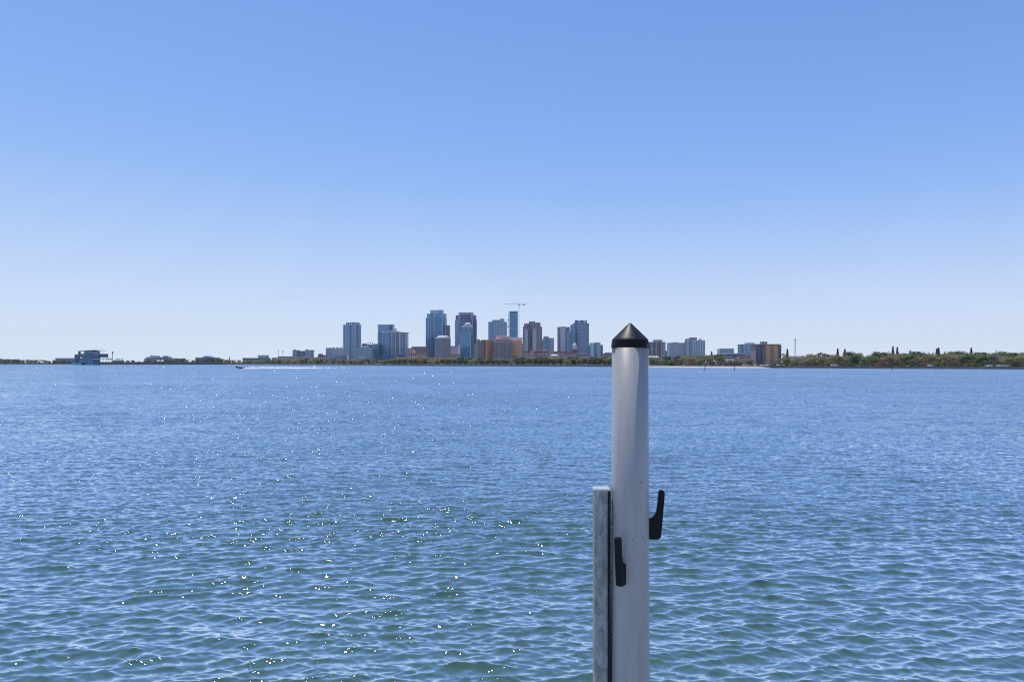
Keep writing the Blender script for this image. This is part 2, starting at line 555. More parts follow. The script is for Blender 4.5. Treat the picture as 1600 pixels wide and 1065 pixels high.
PLACES = [(-200, 60, 'on the point at the left edge'), (60, 112, 'before the long low hangar'), (112, 200, 'on the pier by the slim mast'), (200, 265, 'behind the white pier tents'),
          (265, 345, 'by the gabled hall'), (345, 420, 'behind the speeding boat'), (420, 457, 'left of the pale twin block'), (457, 512, 'below the peach terraces'), (512, 552, 'below the leftmost blue tower'),
          (552, 590, 'below the grey teal block'), (590, 636, 'below the ribbed curved tower'), (636, 665, 'below the mauve office'), (665, 705, 'below the tallest teal tower'),
          (705, 742, 'below the domed teal tower'), (742, 771, 'below the leftmost orange block'), (771, 800, 'below the dark rounded block'), (800, 820, 'below the rightmost orange block'),
          (820, 860, 'below the pink red building'), (860, 924, 'below the long pink hotel'), (924, 970, 'just left of the piling'), (970, 1046, 'just right of the piling'),
          (1046, 1102, 'below the white striped block'), (1102, 1133, 'left of the parking deck'), (1133, 1182, 'below the parking deck'),
          (1182, 1221, 'before the orange brown block'), (1221, 1262, 'around the radio mast'), (1262, 1305, 'by the palm cluster'), (1305, 1345, 'right of the palm cluster'), (1345, 1392, 'by the orange roofed house'),
          (1392, 1425, 'by the tallest column pine'), (1425, 1480, 'by the twin column pines'), (1480, 1545, 'left of the pale blue house'), (1545, 1580, 'by the pale blue house'), (1580, 2000, 'at the right picture edge')]
ORD = ['leftmost', 'second', 'third', 'fourth', 'fifth', 'sixth', 'seventh', 'eighth', 'ninth', 'tenth', 'eleventh', 'twelfth']
USED = set()
PLANTS = []
def plant(kind, x, D, ytop, rng, wide=1.0):
    h = (wz(ytop, D) - GZ) * (1.12 if kind not in ('palm', 'pine') else 1.0)
    if h < 1:
        return
    s = h / HEIGHT[kind]
    s = (s * wide * rng.uniform(.85, 1.15), s * wide * rng.uniform(.85, 1.15), s)
    place = next(t for a, b, t in PLACES if a <= x < b)
    PLANTS.append((x, kind, place, (wx(x, D), D, GZ), rng.uniform(0, 6.28), s))
def plant_all():
    by = {}
    for p in PLANTS:
        by.setdefault((p[1], p[2]), []).append(p)
    for (kind, place), ps in by.items():
        ps.sort(key=lambda p: p[0])
        grp = LOOK[kind].replace('bush', 'bushe') + 's ' + place
        for i, (x, _, _, loc, rz, s) in enumerate(ps):
            lab = LOOK[kind] + ' ' + place
            if len(ps) > 1:
                lab = ('leftmost ' + lab) if i == 0 else ('rightmost ' + lab) if i == len(ps) - 1 else f'{ORD[i]} {LOOK[kind]} from the left {place}'
            src = KINDS[kind]
            if kind in USED:
                copy_thing(src, loc, rz, s, lab, grp)
            else:
                USED.add(kind)
                src.location, src.rotation_euler, src.scale = loc, (0, 0, rz), s
                tag(src, lab, None, grp)

TOP = [(-200, 561), (0, 560.5), (30, 561), (60, 561.5), (110, 562.5), (160, 563), (225, 562.5), (260, 560.5), (285, 561), (300, 562), (335, 559.5), (350, 559.5), (365, 562), (400, 562.5),
       (425, 560), (455, 559.5), (520, 560.5), (585, 560.5), (600, 562), (622, 557.5), (660, 557.5), (740, 558.5), (800, 560), (825, 557.5), (870, 556.5),
       (900, 558), (920, 557), (955, 556), (1013, 557), (1050, 556.5), (1085, 554.5), (1125, 554), (1140, 558), (1180, 558.5), (1182, 563.5), (1219, 563), (1222, 556),
       (1240, 555), (1300, 554), (1320, 552.5), (1342, 553), (1350, 556), (1368, 552.5), (1400, 551.5), (1450, 551), (1600, 550.5), (1800, 549)]
def top_y(x):
    return float(np.interp(x, [p[0] for p in TOP], [p[1] for p in TOP]))
def build_trees():
    rng = random.Random(11)
    def pick(w):
        ks = list(w)
        return rng.choices(ks, [w[k] for k in ks])[0]
    # (x from, x to, spacing, extra distance, how much lower than the tree line, kinds)
    cool = {'dark': 4, 'green': 2, 'olive': 1}
    park = {'olive': 5, 'green': 2, 'brown': 2, 'dark': 3}
    right = {'olive': 5, 'green': 4, 'brown': 4, 'dark': 2}
    for x0, x1, st, dd, lower, w in [
            (-40, 112, 7, 45, 0, cool), (-40, 112, 9, 15, 2.0, cool),
            (190, 345, 8, 40, 0, cool), (255, 345, 12, 18, 2.5, cool),
            (345, 530, 9, 50, 0, park), (345, 530, 11, 14, 2.2, {'dark': 3, 'olive': 2, 'green': 1}),
            (530, 1008, 7.6, 55, 0, park), (530, 1008, 9, 14, 3.0, {'dark': 5, 'olive': 2, 'green': 2}),
            (1008, 1640, 12, 110, 0, right), (1008, 1640, 13.5, 55, 2.6, right)]:
        x = x0
        while x < x1:
            D = shore_d(x) + dd + rng.uniform(-9, 9)
            if not (1182 < x < 1219 and dd > 60):
                plant(pick(w), x, D, top_y(x) + lower + abs(rng.gauss(0, 1.1)) * (1.4 if x > 1000 else .8), rng, 1.35 if x > 1000 else 1.4)
            x += st * rng.uniform(.75, 1.25)
    # low growth along the front of the right shore
    x = 1010
    while x < 1640:
        k = pick({'bush': 5, 'brush': 3 if x < 1130 else 1.2, 'bright': .5})
        beach = 1018 < x < 1196
        D = shore_d(x) + (22 if beach else 9) + rng.uniform(0, 8)
        plant(k, x, D, 565.5 + rng.uniform(-1.5, 3.0), rng, 1.25)
        x += rng.uniform(7, 13)
    for x, y, k in ((1326, 550.6, 'dark'), (1340, 551.5, 'olive'), (1371, 550.5, 'dark'), (1384, 550.8, 'green'), (1432, 550.2, 'dark'), (1489, 549.2, 'olive'), (1497, 550, 'dark'), (1567, 549.4, 'green'), (1266, 553, 'olive')):
        plant(k, x, shore_d(x) + 85, y, rng, 1.15)
    for x, y in ((1046, 562), (1052, 563)):
        plant('bright', x, shore_d(x) + 24, y, rng, 1.2)
    for x, y, dd in ((156.5, 558.2, -40), (161, 558.6, -40), (166, 558.2, -40), (170, 558.2, -40), (174, 558.6, -40), (182.5, 559, -30), (186.5, 559.2, -30), (190.5, 559.4, -30),
                     (1223.7, 549.5, 120), (1228, 553, 110), (1279, 549.5, 90), (1282.5, 548, 80), (1288.5, 549.3, 80), (1293, 550.5, 80), (1275, 552, 60), (1520, 557, 8), (1476, 551, 70),
                     (1537.5, 547.6, 90), (1512, 549.3, 90), (1586, 548, 70), (1148, 553, 60), (1205, 562, 20), (893, 560, 20), (899, 561, 20), (912, 560, 20), (1186, 561.5, 20), (1066, 560, 40)):
        D = shore_d(x) + dd
        plant('palm', x, D, y, rng, 1.5 if x < 200 else 1.2)
    for x, y in ((1230.2, 546), (1309, 545.5), (1320, 546), (1395.2, 542), (1402, 543), (1422, 548), (1463.6, 545.5), (1466.4, 544), (1517.5, 544.2), (1112, 549.5), (358.3, 557.5)):
        plant('pine', x, shore_d(x) + 130, y, rng, .75)
build_trees()
plant_all()

# ------------------------------------------------------------------ the mooring piling in the foreground
def build_piling():
    D = 6.07
    k = D / FPX
    cx, cy = wx(984.5, D), D
    z = lambda y: EYE - (y - YH) * k
    root = empty('mooring_piling', (cx, cy, -1.5), 'white sleeved round mooring piling with black cone cap in the foreground', 'piling')
    # sleeve
    m = bpy.data.materials.new('white_sleeve'); m.use_nodes = True
    nt = m.node_tree; b = nt.nodes['Principled BSDF']
    tc = nt.nodes.new('ShaderNodeTexCoord')
    mp = nt.nodes.new('ShaderNodeMapping'); mp.inputs['Scale'].default_value = (9, 9, 0.7)
    nz = nt.nodes.new('ShaderNodeTexNoise'); nz.inputs['Scale'].default_value = 1.4; nz.inputs['Detail'].default_value = 6
    nt.links.new(tc.outputs['Object'], mp.inputs[0]); nt.links.new(mp.outputs[0], nz.inputs['Vector'])
    cr = nt.nodes.new('ShaderNodeValToRGB')
    cr.color_ramp.elements[0].position = .28; cr.color_ramp.elements[0].color = (0.33, 0.315, 0.295, 1)
    cr.color_ramp.elements[1].position = .62; cr.color_ramp.elements[1].color = (0.39, 0.375, 0.355, 1)
    nt.links.new(nz.outputs['Fac'], cr.inputs[0]); nt.links.new(cr.outputs[0], b.inputs['Base Color'])
    b.inputs['Roughness'].default_value = 0.42
    n2 = nt.nodes.new('ShaderNodeTexNoise'); n2.inputs['Scale'].default_value = 60; n2.inputs['Detail'].default_value = 3
    nt.links.new(tc.outputs['Object'], n2.inputs['Vector'])
    bp = nt.nodes.new('ShaderNodeBump'); bp.inputs['Strength'].default_value = .05; bp.inputs['Distance'].default_value = .004
    nt.links.new(n2.outputs['Fac'], bp.inputs['Height']); nt.links.new(bp.outputs[0], b.inputs['Normal'])
    s = MB()
    rt, rb = 28.2 * k, 30.0 * k
    s.lathe([(rb, -1.5), (rb, z(1065)), (rt + (rb - rt) * .5, z(800)), (rt, z(535))], cx, cy, 64)
    s.build('sleeve', m, root, smooth=True)
    # cap
    black = mat('black_plastic', (0.008, 0.008, 0.009), 0.55, var=0.3, scale=14, bump=0.05, spec=0.18)
    c = MB()
    c.lathe([(27.0 * k, z(529.6)), (26.4 * k, z(528.8)), (14 * k, z(516.5)), (2.6 * k, z(505.6)), (1.5 * k, z(504.8)), (.4 * k, z(504.4))], cx, cy, 48)
    cap = c.build('cap', mat('sun_faded_black_plastic', (0.013, 0.011, 0.010), 0.45, var=0.7, scale=22, bump=0.08), root, smooth=True)
    c = MB()
    c.lathe([(28.4 * k, z(543.2)), (29.6 * k, z(543)), (29.3 * k, z(541)), (28.4 * k, z(533)), (27.9 * k, z(530.6)), (27.0 * k, z(529.6))], cx, cy, 64)
    band = c.build('cap_band', black, cap, origin=root.location, smooth=True)
    sc = MB(); a = R(-90 + 52)
    p = Vector((cx + math.cos(a) * 29.0 * k, cy + math.sin(a) * 29.0 * k, z(540)))
    n = Vector((math.cos(a), math.sin(a), 0))
    sc.beam(p, p + n * .006, .005, 10)
    steel = mat('screw_steel', (0.5, 0.49, 0.47), 0.35, 0.9)
    sc.build('screw', steel, cap, origin=root.location)
    # rope hooks: flat J shaped plates standing out from the pile
    prof = [(-2, 841), (13, 841), (16.5, 839.8), (18.6, 837), (19.3, 832), (24.6, 771), (24.4, 767.5), (22.6, 765.2), (19.8, 764.4), (16.8, 765.3), (15.2, 768.5), (14.4, 780),
            (12.3, 797), (10, 803), (6, 807.3), (2, 809), (-2, 809.2)]
    def hook(ang, dy, r, at=None):
        h = bmesh.new()
        t = Vector((-math.sin(ang), math.cos(ang), 0)); o = Vector((math.cos(ang), math.sin(ang), 0))
        th = 4.3 * k
        base = Vector((cx, cy, 0))
        if at is not None:      # set skew on the pile: foot at angle at, plate pointing along ang
            base += Vector((math.cos(at), math.sin(at), 0)) * r - o * r
        f = []
        for sgn in (-1, 1):
            vs = [h.verts.new(base + o * (r + u * k) + t * th * sgn + Vector((0, 0, z(y + dy)))) for u, y in prof]
            f.append(vs)
        h.faces.new(f[0]); h.faces.new(list(reversed(f[1])))
        nn = len(prof)
        for i in range(nn):
            j = (i + 1) % nn
            h.faces.new([f[0][j], f[0][i], f[1][i], f[1][j]])
        for v in h.verts:
            v.co -= root.location
        bmesh.ops.recalc_face_normals(h, faces=h.faces)
        bmesh.ops.bevel(h, geom=[e for e in h.edges if e.calc_face_angle(0) > 1.2], offset=.004, segments=2, affect='EDGES')
        me = bpy.data.meshes.new('rope_hook'); h.to_mesh(me); h.free()
        me.materials.append(black)
        ob = bpy.data.objects.new('rope_hook', me); COL.objects.link(ob); ob.parent = root
        return ob
    hook(R(-3), 0, 28.6 * k)
    hk = hook(R(-90 - 34), 63, 28.6 * k, R(-90 - 30))
    for u, y in ((11, 822), (15, 831)):
        q = MB()
        ang = R(-124)
        t = Vector((-math.sin(ang), math.cos(ang), 0)); o = Vector((math.cos(ang), math.sin(ang), 0))
        p = Vector((cx + math.cos(R(-120)) * 28.6 * k, cy + math.sin(R(-120)) * 28.6 * k, z(y + 63))) + o * u * k - t * 4.3 * k
        q.beam(p, p - t * .003, .0045, 10)
        q.build('screw', steel, hk, origin=root.location)
    # faint sticker and loose screws on the sleeve
    st = MB()
    r2 = 28.95 * k
    pts = []
    for i in range(7):
        a = math.asin((972 - 984.5 + i * 4.2) / 29.0)
        pts.append((cx + math.sin(a) * r2, cy - math.cos(a) * r2))
    for a, c2 in zip(pts, pts[1:]):
        st.face([(a[0], a[1], z(757)), (c2[0], c2[1], z(757)), (c2[0], c2[1], z(747.5)), (a[0], a[1], z(747.5))])
    st.build('sticker_residue', mat('sticker_residue', (0.35, 0.33, 0.31), 0.6, var=.25, scale=60), root)
    for x, y in ((997, 748.5), (983.5, 834.5), (1001, 833.5)):
        a = math.asin((x - 984.5) / 29.6)
        q = MB(); p = Vector((cx + math.sin(a) * 28.6 * k, cy - math.cos(a) * 28.6 * k, z(y)))
        q.beam(p, p + Vector((math.sin(a), -math.cos(a), 0)) * .008, .0042, 10)
        q.build('screw', mat('rusty_screw', (0.10, 0.07, 0.06), .6, .5), root)

    # lift upright beside the piling
    Dp = 6.0
    kp = Dp / FPX
    zz = lambda y: EYE - (y - YH) * kp
    x0, x1 = wx(929, Dp), wx(949.2, Dp)
    r = empty('lift_upright', ((x0 + x1) / 2, Dp + .06, -1.5), 'square galvanised steel lift upright standing against the left of the piling', 'post')
    g = bpy.data.materials.new('weathered_galvanised'); g.use_nodes = True
    nt = g.node_tree; b = nt.nodes['Principled BSDF']
    tc = nt.nodes.new('ShaderNodeTexCoord')
    mp = nt.nodes.new('ShaderNodeMapping'); mp.inputs['Scale'].default_value = (14, 14, 5.0)
    nz = nt.nodes.new('ShaderNodeTexNoise'); nz.inputs['Scale'].default_value = 1.6; nz.inputs['Detail'].default_value = 8; nz.inputs['Roughness'].default_value = .68
    nt.links.new(tc.outputs['Object'], mp.inputs[0]); nt.links.new(mp.outputs[0], nz.inputs['Vector'])
    cr = nt.nodes.new('ShaderNodeValToRGB')
    cr.color_ramp.elements[0].position = .36; cr.color_ramp.elements[0].color = (0.17, 0.18, 0.18, 1)
    cr.color_ramp.elements[1].position = .66; cr.color_ramp.elements[1].color = (0.40, 0.40, 0.385, 1)
    nt.links.new(nz.outputs['Fac'], cr.inputs[0]); nt.links.new(cr.outputs[0], b.inputs['Base Color'])
    b.inputs['Roughness'].default_value = 0.55; b.inputs['Metallic'].default_value = 0.35
    bp = nt.nodes.new('ShaderNodeBump'); bp.inputs['Strength'].default_value = .25; bp.inputs['Distance'].default_value = .004
    nt.links.new(nz.outputs['Fac'], bp.inputs['Height']); nt.links.new(bp.outputs[0], b.inputs['Normal'])
    xm = wx(941.5, Dp)
    q = MB(); q.box(x0, xm, Dp, Dp + .13, -1.5, zz(766.5)); q.build('flange', g, r)
    q = MB(); q.box(xm, x1 - .005, Dp + .006, Dp + .13, -1.5, zz(766.5)); q.build('web', g, r)
    q = MB(); q.box(x1 - .005, x1, Dp + .001, Dp + .13, -1.5, zz(766.5)); q.build('edge_lip', g, r)
    q = MB(); q.box(x1, wx(955.0, Dp), Dp + .02, Dp + .10, -1.5, zz(768)); q.build('gap_shade_strip', mat('gap_shade_black', (0.01, 0.01, 0.011), .8), r)  # black filler painted as the shadow in the gap between upright and piling
    q = MB(); q.box(wx(928, Dp), wx(953.2, Dp), Dp - .006, Dp + .135, zz(766.5), zz(763.6)); q.build('sunlit_top_plate', mat('sunlit_top_pale', (0.55, 0.53, 0.50), .5), r)  # paler than the steel: sunlight on the upright's top, put into the colour
build_piling()

# ------------------------------------------------------------------ the city
FM = {
    'white': mat('white_render', (0.80, 0.78, 0.77), .7, scale=.15), 'cream': mat('cream_render', (0.76, 0.68, 0.60), .75, scale=.15),
    'lilac': mat('pale_grey_render', (0.60, 0.58, 0.61), .75, scale=.15), 'grey': mat('grey_concrete', (0.40, 0.40, 0.41), .8, scale=.15),
    'dgrey': mat('dark_concrete_panel', (0.21, 0.205, 0.225), .7, scale=.15), 'mauve': mat('mauve_stone', (0.44, 0.36, 0.37), .8, scale=.15),
    'tan': mat('tan_stone', (0.56, 0.45, 0.36), .8, scale=.15), 'brown': mat('brown_stone', (0.46, 0.31, 0.24), .8, scale=.15),
    'orange': mat('orange_stucco', (0.92, 0.50, 0.27), .85, scale=.12), 'peach': mat('peach_stucco', (0.85, 0.55, 0.40), .85, scale=.12),
    'pink': mat('pink_stucco', (0.72, 0.42, 0.38), .85, scale=.12), 'red': mat('red_roof_tile', (0.33, 0.11, 0.08), .85, scale=.3),
    'rust': mat('rust_stucco', (0.70, 0.38, 0.24), .85, scale=.12), 'glass': mat('blue_glass', (0.16, 0.25, 0.40), .18, .55, var=.25, scale=.12), 'teal': mat('teal_glass', (0.08, 0.25, 0.37), .2, .5, var=.25, scale=.12),
    'navy': mat('navy_glass', (0.085, 0.12, 0.23), .2, .5, var=.3, scale=.12), 'pale': mat('pale_blue_glass', (0.25, 0.36, 0.47), .2, .5, var=.2, scale=.12),
    'dark': mat('dark_window', (0.08, 0.09, 0.115), .25, .2, var=.4, scale=.2), 'roof': mat('flat_roof', (0.25, 0.24, 0.24), .9),
    'sea': mat('pier_blue_panel', (0.035, 0.12, 0.21), .4, .2, var=.25, scale=.12), 'steel': mat('painted_steel', (0.22, 0.23, 0.25), .5, .3),
    'wood': mat('weathered_deck', (0.16, 0.13, 0.11), .9, var=.3), 'yellow': mat('crane_paint', (0.35, 0.33, 0.30), .6),
}
class Tower:
    def __init__(s, name, label, cat, x, D, group=None, z=GZ):
        s.D = D
        s.root = empty(name, (wx(x, D), D, z), label, cat, group)
        s.z0 = z
    def foot(s, x0, x1, o, d, xm=None, l=None, r=None):
        """outline on the ground, counter-clockwise, and the faces the bay sees"""
        Da = s.D + o
        if xm is None:
            a, b = (wx(x0, Da), Da), (wx(x1, Da), Da)
            c, e = (b[0], Da + d), (a[0], Da + d)
            return [a, b, c, e], [(a, b), (b, c), (e, a)]
        C = Vector((wx(xm, Da), Da))
        L = Vector((wx(x0, Da + (l or d)), Da + (l or d)))
        Rr = Vector((wx(x1, Da + (r or d)), Da + (r or d)))
        B = L + Rr - C
        p = [tuple(C), tuple(Rr), tuple(B), tuple(L)]
        return p, [(p[3], p[0]), (p[0], p[1])]
    def block(s, part, x0, x1, top, m, bot=None, o=0, d=22, xm=None, l=None, r=None, f=(), parent=None):
        Da = s.D + o
        z1 = wz(top, Da)
        z0 = s.z0 if bot is None else wz(bot, Da)
        poly, faces = s.foot(x0, x1, o, d, xm, l, r)
        mb = MB(); mb.prism(poly, z0, z1)
        ob = mb.build(part, FM[m], parent or s.root, origin=s.root.location)
        s.deco(faces, z0, z1, f, ob)
        return ob
    def oblong(s, mb, A, t, n, u0, u1, z0, z1, out):
        P = lambda u, k, z: (A[0] + t[0] * u + n[0] * k, A[1] + t[1] * u + n[1] * k, z)
        i = len(mb.v)
        mb.v += [P(u0, -.05, z0), P(u1, -.05, z0), P(u1, -.05, z1), P(u0, -.05, z1), P(u0, out, z0), P(u1, out, z0), P(u1, out, z1), P(u0, out, z1)]
        mb.f += [(i + 4, i + 5, i + 6, i + 7), (i, i + 1, i + 5, i + 4), (i + 1, i + 2, i + 6, i + 5), (i + 2, i + 3, i + 7, i + 6), (i + 3, i, i + 4, i + 7)]
    def deco(s, faces, z0, z1, ops, parent):
        for op in ops:
            kind = op[0]
            acc = MB()
            for (A, B) in faces:
                v = Vector((B[0] - A[0], B[1] - A[1])); ln = v.length
                t = v / ln; n = (t.y, -t.x)
                if kind == 'pane':
                    _, px, pz, wf, hf, m = op[:6]
                    c, r = max(1, round(ln / px)), max(1, round((z1 - z0) / pz))
                    for i in range(c):
                        for j in range(r):
                            u, w = (i + .5) * ln / c, z0 + (j + .55) * (z1 - z0) / r
                            a, b = ln / c * wf / 2, (z1 - z0) / r * hf / 2
                            s.oblong(acc, A, t, n, u - a, u + a, w - b, w + b, .10)
                elif kind == 'slab':
                    _, pz, h, m, out = op
                    r = max(1, round((z1 - z0) / pz))
                    for j in range(1, r + 1):
                        w = z0 + j * (z1 - z0) / r
                        s.oblong(acc, A, t, n, .02, ln - .02, w - h, w - .02, out)
                elif kind == 'pier':          # each pier or bay is a part of its own
                    _, fr, width, m, out = op[:5]
                    if len(op) > 5 and faces.index((A, B)) not in op[5]:
                        continue
                    for q in fr:
                        one = MB()
                        u = q * ln
                        s.oblong(one, A, t, n, max(0, u - width / 2), min(ln, u + width / 2), z0, z1 - .05, out)
                        one.build(op[6] if len(op) > 6 else 'pier', FM[m], parent if parent.parent == s.root and not parent.parent.parent else s.root, origin=s.root.location)
            if acc.v:
                nm = 'window_grid' if kind == 'pane' else 'floor_edge'
                g = acc.build(nm, FM[op[5] if kind == 'pane' else op[3]], parent, origin=s.root.location)
                tag(g, kind='stuff')
    def round(s, part, xc, rpx, prof, m, o=0, k=28, f=(), parent=None):
        """prof = [(radius factor, photo row)...] bottom to top"""
        Da = s.D + o + rpx * s.D / FPX
        r = rpx * Da / FPX
        mb = MB()
        pr = [(max(.02, q * r), s.z0 if y is None else wz(y, Da)) for q, y in prof]
        mb.lathe(pr, wx(xc, Da), Da, k)
        ob = mb.build(part, FM[m], parent or s.root, origin=s.root.location)
        if f:
            cx = wx(xc, Da)
            pts = [(cx + r * pr[0][0] / r * math.cos(2 * math.pi * i / k), Da + pr[0][0] * math.sin(2 * math.pi * i / k)) for i in range(k)]
            fc = [(pts[i], pts[(i + 1) % k]) for i in range(k) if math.sin(2 * math.pi * (i + .5) / k) < .35]
            s.deco(fc, pr[0][1], pr[-1][1], f, ob)
        return ob

def W(m='dark', px=4.0, pz=4.0, wf=.6, hf=.55):
    return ('pane', px, pz, wf, hf, m)
def S(m='white', pz=3.6, h=.7, out=.5):
    return ('slab', pz, h, m, out)
def PR(fr, width, m, out=.6, faces=None, nm='pier'):
    return ('pier', fr, width, m, out) + ((faces if faces is not None else (0, 1, 2),) + (nm,))

def city():
    # --- far left shore
    t = Tower('boat_shed', 'white roofed low building at the left edge of the far shore', 'building', 11, 1420)
    t.block('wall', 2, 21, 564.2, 'tan', d=14); t.block('roof', 1.6, 21.4, 561, 'white', bot=564.2, o=-.4, d=15)
    t = Tower('tent_pavilion', 'small white pavilion under dark trees left of the pier', 'building', 64, 1300)
    t.block('wall', 60.5, 67, 566, 'white', d=8); t.round('roof', 64, 4.2, [(1, 566), (.75, 564.8), (.2, 563.9)], 'white', o=-1, k=12)
    t = Tower('low_hangar', 'long low blue grey hangar left of the pier building', 'building', 101, 1560)
    t.block('wall', 86.5, 117, 560.2, 'glass', d=26, f=[PR([.1, .3, .5, .7, .9], 1.2, 'grey')]); t.block('roof', 86, 117.5, 559.2, 'dgrey', bot=560.2, o=-.6, d=27)
    t = Tower('shore_hall', 'low tan hall in front of the long hangar', 'building', 96, 1330)
    t.block('wall', 82, 110, 564.3, 'mauve', d=16, f=[W(px=5, pz=4)]); t.block('roof', 81.6, 110.4, 563.7, 'roof', bot=564.3, o=-.5, d=17)
    # --- pier building: stacked boxes under one thin sloping roof
    t = Tower('pier_building', 'dark blue pier building with overhanging upper floors and thin sloped roof', 'building', 136, 1100, z=-1.0)
    t.block('lower_floor', 127.8, 145.2, 558, 'sea', d=20, f=[W('teal', 4, 4, .7, .5)])
    t.block('middle_floor', 124.4, 154.2, 552.4, 'sea', bot=558, o=-3, d=26, f=[W('navy', 3.4, 3.2, .8, .6)])
    t.block('top_floor', 131, 145.5, 547.9, 'sea', bot=552.4, o=-1, d=18, f=[W('teal', 3.5, 5, .8, .6)])
    q = t.block('terrace_rail', 145.5, 154.0, 550.4, 'glass', bot=552.4, o=-2.5, d=.3)
    for x in (147.5, 149.5, 151.5, 153.4):
        t.block('roof_post', x, x + .25, 547.2, 'steel', bot=552.4, o=-1.5, d=.3)
    t.block('roof_post', 122.2, 124.3, 548.4, 'sea', bot=558, o=-2, d=3)
    mb = MB(); Da = 1097
    a = [(121.6, 548.2), (133, 547.4), (145.4, 546.4), (156, 547.4)]
    for (xa, ya), (xb, yb) in zip(a, a[1:]):
        mb.face([(wx(xa, Da), Da, wz(ya, Da)), (wx(xb, Da), Da, wz(yb, Da)), (wx(xb, Da), Da + 24, wz(yb, Da)), (wx(xa, Da), Da + 24, wz(ya, Da))])
        mb.face([(wx(xa, Da), Da, wz(ya + .55, Da)), (wx(xb, Da), Da, wz(yb + .45, Da)), (wx(xb, Da), Da, wz(yb, Da)), (wx(xa, Da), Da, wz(ya, Da))])
        mb.face([(wx(xa, Da), Da, wz(ya + .55, Da)), (wx(xa, Da), Da + 24, wz(ya + .55, Da)), (wx(xb, Da), Da + 24, wz(yb + .45, Da)), (wx(xb, Da), Da, wz(yb + .45, Da))])
    mb.build('roof', FM['dgrey'], t.root)
    t.block('stair_tower', 116.4, 119.2, 553.6, 'sea', bot=567, o=-2, d=6)
    t.block('stair_tower', 119.2, 122.4, 553.4, 'dgrey', bot=560.5, o=-1, d=5)
    t.block('float_deck', 111.5, 127, 566.6, 'teal', o=-6, d=14)
    t.block('canopy', 145.3, 154, 560.4, 'white', bot=561.2, o=-2, d=6)
    # --- the long pier on piles
    D = 1175
    pr = empty('long_pier', (wx(240, D), D, -1), 'long low pier deck on dark piles right of the blue pier building', 'pier')
    mb = MB(); mb.box(wx(127, D), wx(352, D), D - 4, D + 5, 3.9, 4.7); mb.build('deck', FM['wood'], pr)
    mb = MB(); mb.box(wx(127, D), wx(352, D), D - 3.9, D - 3.8, 5.45, 5.6); mb.build('handrail', FM['steel'], pr)
    x = 128
    while x < 352:
        mb = MB(); mb.beam((wx(x, D), D - 2.5, -2), (wx(x, D), D - 2.5, 3.9), .42, 8); mb.build('pile', FM['dgrey'], pr)
        x += 4.6
    mb = MB(); mb.box(wx(127, D), wx(352, D), D + 1, D + 5, .6, 3.9); mb.build('under_deck_shade', FM['dgrey'], pr)  # dark sheet standing in for the shade beneath the deck
    t = Tower('pier_pavilion', 'small flat pavilion on the pier deck', 'building', 182, 1178, z=4.7)
    t.block('wall', 176, 192, 562.6, 'grey', o=0, d=4, f=[W(px=4, pz=3)])
    for x, l in ((247.5, 'white pointed tent, left of the pair on the pier'), (253.5, 'white pointed tent, right of the pair on the pier')):
        t = Tower('tent', l, 'tent', x, 1172, z=4.7)
        t.block('post', x - 2, x - 1.8, 563.8, 'white', d=.3); t.block('post', x + 1.8, x + 2, 563.8, 'white', d=.3)
        t.round('canopy', x, 2.8, [(1, 564), (.5, 562.6), (.05, 561.4)], 'white', o=-2, k=10)
    t = Tower('look_out_mast', 'slim dark mast with a small head standing on the pier', 'mast', 175.6, 1180, z=4.7)
    t.block('pole', 175.3, 175.9, 550, 'steel', d=.6); t.block('head', 174.9, 176.4, 549, 'dgrey', bot=552.4, o=-.3, d=1.4)
    # --- low buildings behind the pier
    t = Tower('campus_building', 'pale blue grey stepped building behind the pier', 'building', 244, 1650)
    t.block('wing', 225.5, 246, 559.5, 'pale', d=20, f=[W(px=5, pz=5)]); t.block('main_block', 228.5, 246, 557.5, 'lilac', o=4, d=20, f=[W('glass', 4, 4)])
    t.block('tower_block', 234, 245, 555.5, 'lilac', o=6, d=14, f=[W('glass', 4, 4)]); t.block('mauve_wing', 246, 263, 557.5, 'mauve', o=2, d=18, f=[W('glass', 4, 4)])
    t.block('penthouse', 254.8, 260.5, 555.8, 'dgrey', bot=557.5, o=5, d=9); t.block('antenna', 236.4, 236.8, 553.8, 'steel', bot=555.5, o=8, d=.6)
    t = Tower('park_hall', 'low grey green hall half hidden by pier trees', 'building', 275, 1420)
    t.block('wall', 264, 284, 560.2, 'pale', d=16, f=[W(px=4, pz=4)]); t.block('roof', 263.5, 284.5, 559.6, 'roof', bot=560.2, o=-.5, d=17)
    t = Tower('gabled_hall', 'wide mauve hall with blue pointed gable behind the pier', 'building', 321, 1500)
    t.block('wing', 305, 316.5, 558.4, 'mauve', d=20, f=[W(px=4, pz=4)]); t.block('wing', 327, 338, 558.4, 'mauve', d=20, f=[W(px=4, pz=4)])
    t.block('centre', 316.5, 327, 558, 'glass', o=-2, d=24, f=[W('navy', 3, 4)])
    mb = MB(); Da = 1497; P = [(314.5, 558), (322, 555.6), (329, 558)]
    a = [(wx(x, Da), Da, wz(y, Da)) for x, y in P]; b = [(x, y + 24, z) for x, y, z in a]
    mb.face(a); mb.face(b[::-1]); mb.face([a[0], a[1], b[1], b[0]]); mb.face([a[1], a[2], b[2], b[1]]); mb.face([a[2], a[0], b[0], b[2]])
    mb.build('gable_roof', FM['glass'], t.root)
